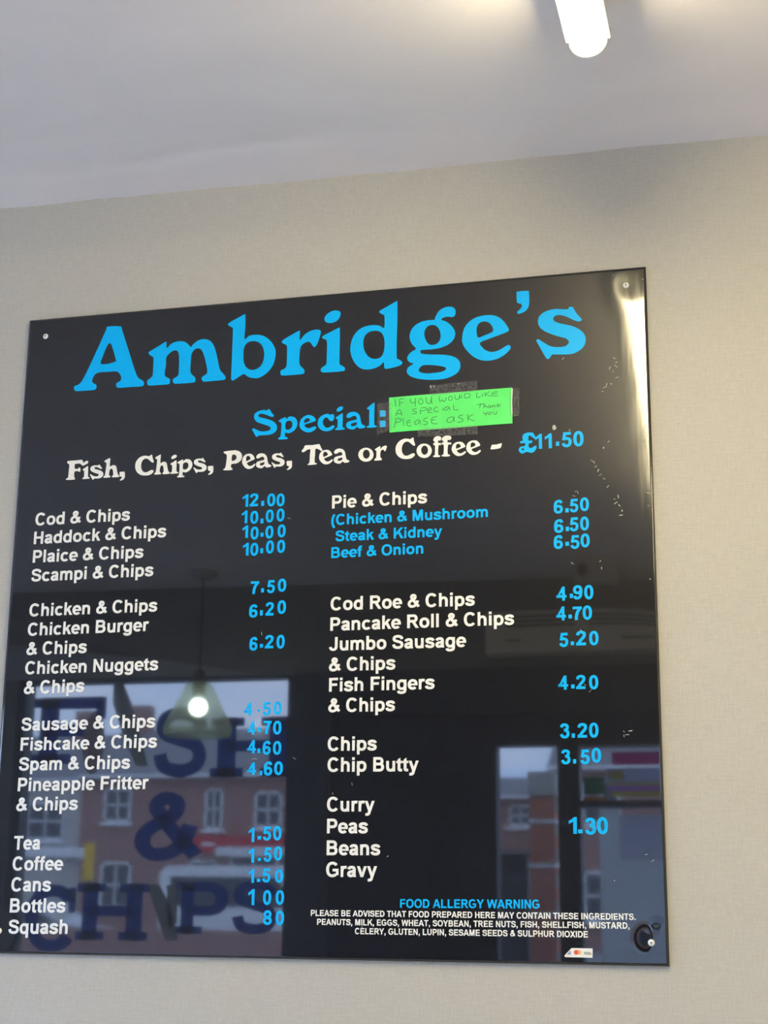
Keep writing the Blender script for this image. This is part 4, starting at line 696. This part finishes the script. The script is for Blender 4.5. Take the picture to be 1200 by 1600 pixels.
def dot(name, c, r, m, off):
    bm = bmesh.new(); poly(bm, [[(c[0]+r*math.cos(a*math.pi/10), c[1]+r*math.sin(a*math.pi/10)) for a in range(20)]], bp(off)); face_front(bm); return obj(name, bm, m, card)
bm = bmesh.new(); poly(bm, [CARD_L], bp(0.0008)); face_front(bm); obj('corner_mark', bm, mat('lilac_print', (0.30, 0.31, 0.62)), card)
dot('orange_disc', CARD_O[0], 3.1, mat('orange_print', (0.88, 0.50, 0.16)), 0.0008)
dot('red_disc', CARD_R[0], 3.1, mat('red_print', (0.80, 0.10, 0.07)), 0.0009)
bm = text_mesh('VI', CARD_V[0][0], CARD_V[0][1], CARD_V[0][0]+3.6, CARD_V[0][1], 3.6, bp(0.0008)); o = obj('print', bm, mat('grey_print', (0.16, 0.17, 0.15)), card)
bm = text_mesh('SA', CARD_V[0][0]+4.0, CARD_V[0][1], CARD_V[1][0]+0.3, CARD_V[1][1], 3.6, bp(0.0008)); obj('print', bm, o.data.materials[0], card)

# ------------------------------------------------------------ strip light on the ceiling, running away from the wall
def strip_light(x, y0, y1, zc, label):
    L = thing('strip_light', label, 'ceiling light', (x, y0, zc))
    z1 = -0.048
    obj('tray', boxbm(-0.022, 0.022, y1-y0, -0.004, z1, 0.012, 0.002), M['lamp_tray'], L)
    bm = bmesh.new(); box(bm, -0.0285, 0.0285, y1-y0, 0.0, z1-0.005, z1+0.001, 0.0015); obj('flange', bm, M['white_plastic'], L)
    bm = bmesh.new(); seg = 20; r = 0.0235; ys = [-0.003, y1-y0+0.003]
    rg = [[bm.verts.new((r*math.cos(math.pi*i/seg), y, z1-0.005-r*math.sin(math.pi*i/seg))) for i in range(seg+1)] for y in ys]
    for i in range(seg): bm.faces.new((rg[0][i], rg[0][i+1], rg[1][i+1], rg[1][i]))
    bmesh.ops.recalc_face_normals(bm, faces=bm.faces)
    d = obj('diffuser', bm, M['diffuser'], L, smooth=True); d['label'] = 'glowing opal half-round diffuser'
    for y in (0.0, y1-y0):
        bm = bmesh.new(); e = 0.0035 if y == 0 else -0.0035
        a = [bm.verts.new((r*1.03*math.cos(math.pi*i/seg), y, z1-0.005-r*1.03*math.sin(math.pi*i/seg))) for i in range(seg+1)]
        c = [bm.verts.new((v.co.x, y-e, v.co.z)) for v in a]
        bm.faces.new(a); bm.faces.new(c[::-1])
        for i in range(seg+1): bm.faces.new((a[i], c[i], c[(i+1) % (seg+1)], a[(i+1) % (seg+1)]))
        bmesh.ops.recalc_face_normals(bm, faces=bm.faces)
        obj('end_cap', bm, M['white_plastic'], L)
    return L
strip_light(0.466, -0.405, -1.92, ceil_z(0.466), 'lit white batten strip light on the white ceiling')
strip_light(1.75, -0.9, -2.4, ceil_z(1.75), 'added unseen batten strip light near the side wall, brightening the right side')  # extra batten added out of view to light the right side more warmly

# ------------------------------------------------------------ the shop front behind the camera (seen mirrored in the board)
W1 = (-2.116, -1.06)
b = bmesh.new()
box(b, XL, XR, YF-0.15, YF, 2.385, 2.95)                                  # above the windows
box(b, W1[0]-0.60, W1[0]-0.03, YF-0.15, YF, 0, 2.385)                     # pier
box(b, XL, -4.4, YF-0.15, YF, 0, 2.385); box(b, -4.4, W1[0]-0.60, YF-0.15, YF, 0, 0.5); box(b, W1[0]-0.03, W1[1]+0.02, YF-0.15, YF, 0, 0.55)
box(b, 1.0, XR, YF-0.15, YF, 0, 2.385)
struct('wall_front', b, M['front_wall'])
# slanted lining board over the first window
bm = bmesh.new()
pr = [(-2.25, 2.386), (-1.0, 2.386), (-1.0, 2.362), (-1.2, 2.385), (-1.6, 2.455), (-2.0, 2.505), (-2.25, 2.53)]
def pelmet_put(x, z): return (x, YF+0.012, z)
poly(bm, [[(-2.25, 2.386), (-1.18, 2.386), (-1.6, 2.455), (-2.0, 2.505), (-2.25, 2.53)]], pelmet_put)
r_ = bmesh.ops.extrude_face_region(bm, geom=bm.faces[:]); bmesh.ops.translate(bm, verts=[v for v in r_['geom'] if isinstance(v, bmesh.types.BMVert)], vec=(0, -0.012, 0))
bmesh.ops.recalc_face_normals(bm, faces=bm.faces)
o = struct('trim_1', bm, mat('pale_lining_board', (0.42, 0.41, 0.42), rough=0.6))
def window(name, x0, x1, z0, z1, fw=0.035, m='dark_frame'):
    b = bmesh.new()
    for a in ((x0, x0+fw, z0, z1), (x1-fw, x1, z0, z1), (x0, x1, z0, z0+fw), (x0, x1, z1-0.012, z1)): box(b, a[0], a[1], YF-0.09, YF-0.02, a[2], a[3])
    w = struct(name, b, M[m])
    obj('pane', boxbm(x0+fw, x1-fw, YF-0.058, YF-0.052, z0+fw, z1-0.012), M['glass'], w)
    return w
w1 = window('window_1', W1[0]-0.03, W1[1]+0.02, 0.55, 2.385, 0.03)
w4 = window('added_window_4', -4.4, W1[0]-0.60, 0.5, 2.385)  # unseen window added left of the first to boost daylight
# door with a narrow pane, dark posts and header
b = bmesh.new()
box(b, -1.04, -0.90, YF-0.12, YF+0.012, 0, 2.385); struct('trim_2', b, mat('slate_blue_post', (0.06, 0.065, 0.085), rough=0.45))
b = bmesh.new(); box(b, -0.90, -0.30, YF-0.10, YF-0.02, 0, 2.22); box(b, -0.085, -0.01, YF-0.10, YF-0.02, 0, 2.22); box(b, -0.30, -0.085, YF-0.10, YF-0.02, 2.113, 2.22); box(b, -0.30, -0.085, YF-0.10, YF-0.02, 0, 0.3)
d1 = struct('door_1', b, M['dark_panel'])
obj('pane', boxbm(-0.30, -0.085, YF-0.063, YF-0.057, 0.3, 2.113), M['glass'], d1)
b = bmesh.new(); box(b, -0.86, -0.82, YF-0.02, YF+0.03, 0.95, 1.25, 0.005); obj('door_handle', b, M['chrome'], d1)
b = bmesh.new(); box(b, -0.90, 1.0, YF-0.12, YF+0.006, 2.225, 2.385); struct('trim_3', b, mat('charcoal_header', (0.05, 0.05, 0.055), rough=0.5))
b = bmesh.new(); box(b, -0.01, 1.0, YF-0.12, YF-0.01, 2.11, 2.225); box(b, -0.01, 1.0, YF-0.15, YF-0.01, 0, 0.7); box(b, 0.93, 1.0, YF-0.12, YF-0.01, 0.7, 2.11); struct('trim_4', b, M['dark_panel'])
w3 = struct('window_3', boxbm(-0.01, 0.93, YF-0.063, YF-0.057, 0.70, 2.11), M['glass'])
bm = boxbm(0.05, 0.925, YF-0.0568, YF-0.0560, 0.72, 1.728); box(bm, 0.05, 0.122, YF-0.0568, YF-0.0560, 1.728, 1.905); box(bm, 0.41, 0.925, YF-0.0568, YF-0.0560, 1.728, 1.905)
obj('frosted_film', bm, M['frost'], w3)
# vinyl lettering on window 1 (reads properly from the street)
GLASS_Y = YF-0.0515
def win_letter(loops_or_ch, x0, z0, x1, z1, m, slab=()):
    bm = bmesh.new()
    if isinstance(loops_or_ch, str):
        gx0, gz0, gx1, gz1 = 0, 0, G[loops_or_ch][0], 716
        bx = glyph_box(loops_or_ch); gx0, gx1 = bx[0], bx[2]
        for s in slab: gx0 = min(gx0, s[0]); gx1 = max(gx1, s[2])
        gz0, gz1 = bx[1], bx[3]
        put = lambda x, z: (x0+(x-gx0)/(gx1-gx0)*(x1-x0), GLASS_Y, z0+(z-gz0)/(gz1-gz0)*(z1-z0))
        glyph(bm, loops_or_ch, put)
        for s in slab: poly(bm, [[(s[0], s[1]), (s[2], s[1]), (s[2], s[3]), (s[0], s[3])]], put)
    else:
        poly(bm, [loops_or_ch], lambda x, z: (x, GLASS_Y, z))
    face_front(bm)
    return obj('window_letter', bm, m, w1)
sb = lambda a, c, z0, z1: (a, z0, c, z1)
HS = [sb(10, 290, 0, 105), sb(10, 290, 611, 716), sb(430, 715, 0, 105), sb(430, 715, 611, 716)]
nv = M['navy']
win_letter('F', -2.099, 2.07, -1.80, 2.325, nv, [sb(10, 330, 0, 105), sb(10, 200, 611, 716), sb(520, 600, 480, 716)])
win_letter('S', -1.600, 2.018, -1.390, 2.278, nv)
win_letter('H', -1.375, 2.017, -1.047, 2.236, nv, HS)
win_letter('&', -1.660, 1.715, -1.392, 1.966, nv)
win_letter('C', -2.08, 1.387, -1.880, 1.630, nv, [sb(560, 650, 420, 700)])
win_letter('H', -1.876, 1.432, -1.592, 1.635, nv, HS)
win_letter('P', -1.484, 1.459, -1.284, 1.642, nv, [sb(10, 330, 0, 105), sb(10, 200, 611, 716)])
win_letter('S', -1.270, 1.462, -1.100, 1.650, nv)
win_letter([(-1.775, 2.372), (-1.735, 2.372), (-1.700, 2.30), (-1.620, 2.061), (-1.668, 2.061), (-1.72, 2.16), (-1.775, 2.30)], 0, 0, 0, 0, M['chip'])
win_letter([(-1.525, 1.628), (-1.488, 1.634), (-1.478, 1.50), (-1.512, 1.47)], 0, 0, 0, 0, M['chip'])
win_letter([(-1.600, 1.632), (-1.552, 1.632), (-1.51, 1.56), (-1.47, 1.436), (-1.522, 1.436), (-1.57, 1.55)], 0, 0, 0, 0, M['chip'])
bm = bmesh.new(); poly(bm, [[(-1.845+0.045*math.cos(a*math.pi/10), 2.15+0.12*math.sin(a*math.pi/10)) for a in range(20)]], lambda x, z: (x, GLASS_Y, z)); face_front(bm)
tag(obj('oval_sticker', bm, mat('pale_pink_sticker', (0.62, 0.50, 0.58))), 'pale pink oval sticker on the lettered window pane', 'sticker')
# air heater over the door, alarm box beside the ceiling
ac = thing('air_heater', 'long cream air heater casing above the shop door', 'heater', (0, YF, 0))
obj('casing', boxbm(-0.316, 0.62, 0.0, 0.10, 2.42, 2.57, 0.008), M['ac'], ac)
for k, z in enumerate((2.548, 2.532, 2.516)):
    obj('vent_slot', boxbm(-0.24, 0.0, 0.099, 0.103, z-0.004, z+0.004), M['slot'], ac); obj('vent_slot', boxbm(0.05, 0.56, 0.099, 0.103, z-0.004, z+0.004), M['slot'], ac)
obj('switch_slot', boxbm(-0.24, -0.19, 0.099, 0.103, 2.462, 2.468), M['slot'], ac); obj('badge', boxbm(0.16, 0.27, 0.099, 0.103, 2.462, 2.470), M['slot'], ac)
al = thing('alarm_box', 'small grey ceiling-mounted alarm box with a black sounder', 'alarm', (0.105, -2.9, ceil_z(0.1)))
obj('housing', boxbm(-0.075, 0.075, -0.04, 0.04, -0.085, 0.0, 0.004), M['render'], al)
bm = bmesh.new(); lathe(bm, [(0.0001, 0.012), (0.018, 0.012), (0.02, 0.0)], 20); bmesh.ops.rotate(bm, verts=bm.verts, cent=(0, 0, 0), matrix=Matrix.Rotation(math.radians(-90), 3, 'X')); bmesh.ops.translate(bm, verts=bm.verts, vec=(-0.045, 0.04, -0.045)); obj('sounder', bm, M['black'], al)
# pendant lamp
pl = thing('pendant_lamp', 'glass bell pendant lamp hanging in front of the lettered window', 'lamp', (-1.302, -2.92, ceil_z(-1.3)))
obj('ceiling_rose', lathe(bmesh.new(), [(0.0001, -0.028), (0.03, -0.026), (0.052, -0.012), (0.055, 0.004)], 24), M['render'], pl, True)
obj('cord', lathe(bmesh.new(), [(0.0035, -0.02), (0.0035, -0.36)], 8), M['black'], pl)
obj('bulb_holder', lathe(bmesh.new(), [(0.006, -0.35), (0.02, -0.36), (0.024, -0.40), (0.024, -0.44), (0.0001, -0.44)], 20), M['slot'], pl, True)
bm = bmesh.new()
prof = [(0.026, -0.395), (0.044, -0.405), (0.062, -0.44), (0.085, -0.49), (0.112, -0.54), (0.118, -0.56), (0.114, -0.585), (0.106, -0.588), (0.110, -0.56)]
lathe(bm, prof, 48)
for v in bm.verts:
    a = math.atan2(v.co.y, v.co.x); k = 1+0.02*math.cos(a*24); v.co.x *= k; v.co.y *= k
obj('shade', bm, M['shade'], pl, True)
bm = bmesh.new(); bmesh.ops.create_uvsphere(bm, u_segments=20, v_segments=14, radius=0.034, matrix=Matrix.Translation((0, 0, -0.485))); obj('bulb', bm, M['bulb'], pl, True)
# leaflets hung in the right-hand window, one by one
LEAF = [('leaflet', 0.10, 0.30, 2.045, 2.09, (0.80, 0.14, 0.55), 'magenta leaflet at the top of the right window'),
        ('leaflet', 0.08, 0.34, 1.985, 2.035, (0.72, 0.76, 0.92), 'pale blue leaflet below the magenta leaflet'),
        ('leaflet', 0.09, 0.14, 1.995, 2.025, (0.90, 0.80, 0.15), 'small yellow leaflet over the pale blue leaflet'),
        ('leaflet', 0.00, 0.075, 1.945, 2.005, (0.16, 0.42, 0.27), 'dark green leaflet left of the striped leaflets'),
        ('leaflet', 0.085, 0.30, 1.975, 1.985, (0.85, 0.80, 0.14), 'narrow yellow leaflet above the purple leaflet'),
        ('leaflet', 0.085, 0.30, 1.955, 1.973, (0.72, 0.38, 0.90), 'purple leaflet between two yellow leaflets'),
        ('leaflet', 0.095, 0.30, 1.938, 1.953, (0.80, 0.78, 0.12), 'narrow yellow leaflet below the purple leaflet'),
        ('leaflet', 0.00, 0.08, 1.920, 1.936, (0.85, 0.42, 0.16), 'orange leaflet just above the dark shelf'),
        ('leaflet', 0.126, 0.40, 1.73, 1.874, (0.80, 0.84, 0.95), 'large pale blue leaflet below the dark shelf')]
for k, (nm, x0, x1, z0, z1, c, lab) in enumerate(LEAF):
    m = thin_sheet('leaflet_paper', c)
    yb = YF-0.055+0.0022*k
    tag(obj(nm, boxbm(x0, x1, yb, yb+0.001, z0, z1), m), lab, 'leaflet', 'leaflets in the right window')
tag(obj('window_shelf', boxbm(-0.008, 0.92, YF-0.05, YF+0.06, 1.896, 1.918, 0.003), M['black']), 'thin dark shelf across the right window', 'shelf')

# ------------------------------------------------------------ the street outside
b = boxbm(-90, 60, -110, YF-0.15, -0.12, -0.02); struct('ground', b, M['road'])
pr_ = thing('brick_pier', 'red brick pier with pale stone bands standing outside the shop door', 'pier', (-0.404, -5.05, 0))
pb = make_brick((0.60, 0.22, 0.15), (0.52, 0.18, 0.13))
obj('shaft', boxbm(-0.058, 0.058, -0.10, 0.05, -0.02, 2.06), pb, pr_)
obj('stone_cap', boxbm(-0.065, 0.065, -0.11, 0.06, 2.06, 2.17, 0.004), M['render'], pr_)
for z in (1.945, 1.745, 1.53): obj('stone_band', boxbm(-0.061, 0.061, -0.103, 0.053, z-0.009, z+0.009), M['white_paint'], pr_)
cb = thing('street_cabinet', 'tall black steel street cabinet outside the shop door', 'cabinet', (-1.25, -8.2, 0))
obj('body', boxbm(-0.31, 0.31, -0.3, 0.2, -0.02, 1.88, 0.02), M['black'], cb); obj('roof_plate', boxbm(-0.33, 0.33, -0.32, 0.22, 1.88, 1.92, 0.005), M['slot'], cb)
obj('door', boxbm(-0.27, 0.27, 0.2, 0.215, 0.15, 1.8), M['dark_panel'], cb)
def house(x0, x1, y, eave, ridge, wall_m, wins, label, chimneys=()):
    h = thing('terraced_house', label, 'house', ((x0+x1)/2, y, 0), 'houses across the junction')
    ox, oy = (x0+x1)/2, y
    obj('wall', boxbm(x0-ox, x1-ox, -8, 0, -0.02, eave), wall_m, h)
    bm = bmesh.new(); e = 0.0
    a = [bm.verts.new((X, Y, Z)) for X in (x0-ox, x1-ox) for Y, Z in ((0.35, eave-0.12), (-4, ridge), (-8.35, eave-0.12))]
    bm.faces.new((a[0], a[3], a[4], a[1])); bm.faces.new((a[1], a[4], a[5], a[2])); bm.faces.new(a[:3]); bm.faces.new(a[3:][::-1]); bm.faces.new((a[0], a[2], a[5], a[3]))
    bmesh.ops.recalc_face_normals(bm, faces=bm.faces)
    obj('roof', bm, M['slate'], h)
    obj('gutter', boxbm(x0-ox, x1-ox, 0.3, 0.45, eave-0.16, eave-0.02), M['white_paint'], h)
    for cx in chimneys: obj('chimney', boxbm(cx-ox-0.5, cx-ox+0.5, -4.4, -3.6, ridge-0.6, ridge+1.1), M['brick'], h)
    for (a0, a1, z0, z1) in wins:
        a0 -= ox; a1 -= ox
        f = bmesh.new(); t_ = 0.11
        for q in ((a0, a0+t_, z0, z1), (a1-t_, a1, z0, z1), (a0, a1, z0, z0+t_), (a0, a1, z1-t_, z1), ((a0+a1)/2-0.04, (a0+a1)/2+0.04, z0, z1), (a0, a1, (z0+z1)/2-0.04, (z0+z1)/2+0.04)): box(f, q[0], q[1], -0.02, 0.06, q[2], q[3])
        box(f, a0-0.12, a1+0.12, 0.0, 0.14, z0-0.14, z0)
        w = obj('window', f, M['white_paint'], h)
        obj('pane', boxbm(a0, a1, 0.0, 0.02, z0, z1), M['dark_glass'], w)
    return h
HY = -60
house(-37, -28.5, HY, 6.6, 8.9, M['render'], [(-31.0, -29.2, 4.0, 5.6), (-34.5, -33, 4.0, 5.5), (-31.2, -29.4, 1.0, 2.6)], 'pale rendered house at the left end of the terrace', (-30.2,))
house(-28.5, -24.2, HY, 6.75, 9.1, M['brick'], [(-27.4, -26.15, 4.75, 6.2), (-27.4, -26.0, 1.2, 3.1)], 'brick house with one white sash window, left of the shop front house', (-27.6,))
hb = house(-24.2, -19.0, HY, 6.75, 9.1, M['brick'], [(-22.8, -22.0, 4.45, 6.15), (-20.6, -19.4, 4.5, 6.0), (-23.4, -22.2, 1.3, 3.2), (-21.6, -19.5, 2.2, 3.4)], 'brick house with a red shop fascia across its front')
obj('fascia', boxbm(-2.3, 2.5, 0.0, 0.3, 3.75, 4.15), M['sign_red'], hb); obj('fascia_board', boxbm(-0.6, 2.4, 0.0, 0.25, 3.35, 3.75), M['white_paint'], hb)
house(-19.0, -12.5, HY, 6.9, 9.3, M['brick'], [(-18.2, -16.8, 4.4, 6.1), (-15, -13.6, 4.4, 6.1), (-18, -16.6, 1.1, 2.8)], 'brick house to the right of the shop front house', (-17.9,))
house(-12.5, -7.5, HY, 5.78, 6.8, M['brick'], [(-9.85, -8.9, 4.55, 5.4), (-11.9, -10.9, 4.5, 5.4), (-10.0, -9.0, 1.2, 2.8)], 'low brick house in the middle of the terrace')
house(-7.4, 2.5, HY+6, 6.4, 8.6, M['brick'], [(-6.2, -4.8, 4.3, 5.9), (-6.2, -4.8, 1.0, 2.7), (-3, -1.6, 4.3, 5.9), (0, 1.4, 4.3, 5.9)], 'brick house nearest the shop door side')
# low red wall, parked van and car, signs
tag(obj('garden_wall', boxbm(-22, -6, -30.3, -30, -0.02, 0.95), M['brick']), 'low red brick wall along the far pavement', 'wall')
def vehicle(name, label, x0, x1, y, prof, body, glass_prof, wheels):
    v = thing(name, label, name, ((x0+x1)/2, y, 0)); L = x1-x0; wd = 1.75
    def ext(pr, y0, y1, m, nm):
        bm = bmesh.new(); poly(bm, [[(-L/2+p*L, z) for p, z in pr]], lambda x, z: (x, y0, z))
        r = bmesh.ops.extrude_face_region(bm, geom=bm.faces[:]); bmesh.ops.translate(bm, verts=[q for q in r['geom'] if isinstance(q, bmesh.types.BMVert)], vec=(0, y1-y0, 0))
        bmesh.ops.recalc_face_normals(bm, faces=bm.faces); return obj(nm, bm, m, v)
    ext(prof, -wd/2, wd/2, body, 'body')
    for gp in glass_prof: ext(gp, wd/2-0.01, wd/2+0.015, M['dark_glass'], 'side_window')
    for p in wheels:
        bm = bmesh.new(); lathe(bm, [(0.0001, 0.1), (0.2, 0.1), (0.32, 0.08), (0.32, -0.1), (0.0001, -0.1)], 24); bmesh.ops.rotate(bm, verts=bm.verts, cent=(0, 0, 0), matrix=Matrix.Rotation(math.radians(-90), 3, 'X')); bmesh.ops.translate(bm, verts=bm.verts, vec=(-L/2+p*L, wd/2-0.03, 0.30)); obj('wheel', bm, M['tyre'], v)
    obj('tail_lamp', boxbm(-L/2-0.02, -L/2+0.05, wd/2-0.25, wd/2-0.02, 0.75, 1.0), M['lampglass'], v)
    return v
vehicle('van', 'white parked van beyond the low brick wall', -16.2, -10.6, -40, [(0, 0.35), (0, 2.3), (0.04, 2.5), (0.62, 2.5), (0.78, 1.55), (0.97, 1.25), (1.0, 0.35)], M['van_white'], [[(0.06, 1.4), (0.06, 2.2), (0.60, 2.2), (0.72, 1.5), (0.72, 1.4)]], (0.18, 0.82))
vehicle('car', 'silver parked car beyond the low brick wall', -19.4, -15.2, -34, [(0, 0.35), (0, 0.9), (0.08, 1.0), (0.22, 1.46), (0.58, 1.46), (0.75, 0.98), (0.97, 0.85), (1.0, 0.35)], M['car_silver'], [[(0.14, 1.02), (0.24, 1.38), (0.56, 1.38), (0.70, 1.02)]], (0.18, 0.82))
def post_sign(name, label, x, y, top, m, shape):
    s = thing(name, label, 'sign', (x, y, 0))
    obj('post', lathe(bmesh.new(), [(0.04, -0.02), (0.04, top)], 10), M['slot'], s)
    if shape == 'disc':
        bm = bmesh.new(); lathe(bm, [(0.0001, 0.02), (0.33, 0.02), (0.33, -0.02), (0.0001, -0.02)], 28); bmesh.ops.rotate(bm, verts=bm.verts, cent=(0, 0, 0), matrix=Matrix.Rotation(math.radians(90), 3, 'X')); bmesh.ops.translate(bm, verts=bm.verts, vec=(0, 0.06, top-0.2)); obj('disc', bm, m, s)
        obj('white_bar', boxbm(-0.24, 0.24, 0.082, 0.09, top-0.26, top-0.14), M['white_paint'], s)
    else: obj('panel', boxbm(-0.14, 0.14, 0.04, 0.07, top-0.95, top), m, s)
post_sign('no_entry_sign', 'red disc road sign with a white bar, in front of the terrace', -19.6, -52, 3.75, M['sign_red'], 'disc')
post_sign('yellow_sign', 'narrow yellow sign on a post at the far pavement', -16.9, -36, 3.0, M['sign_yellow'], 'bar')
k = thing('porch', 'pale flat-roofed porch left of the yellow sign', 'porch', (-21.0, -41, 0))
obj('wall', boxbm(-1.0, 1.0, -1.0, 0, -0.02, 2.75), M['render'], k); obj('flat_roof', boxbm(-1.25, 1.25, -1.2, 0.2, 2.75, 3.05, 0.03), M['white_paint'], k)
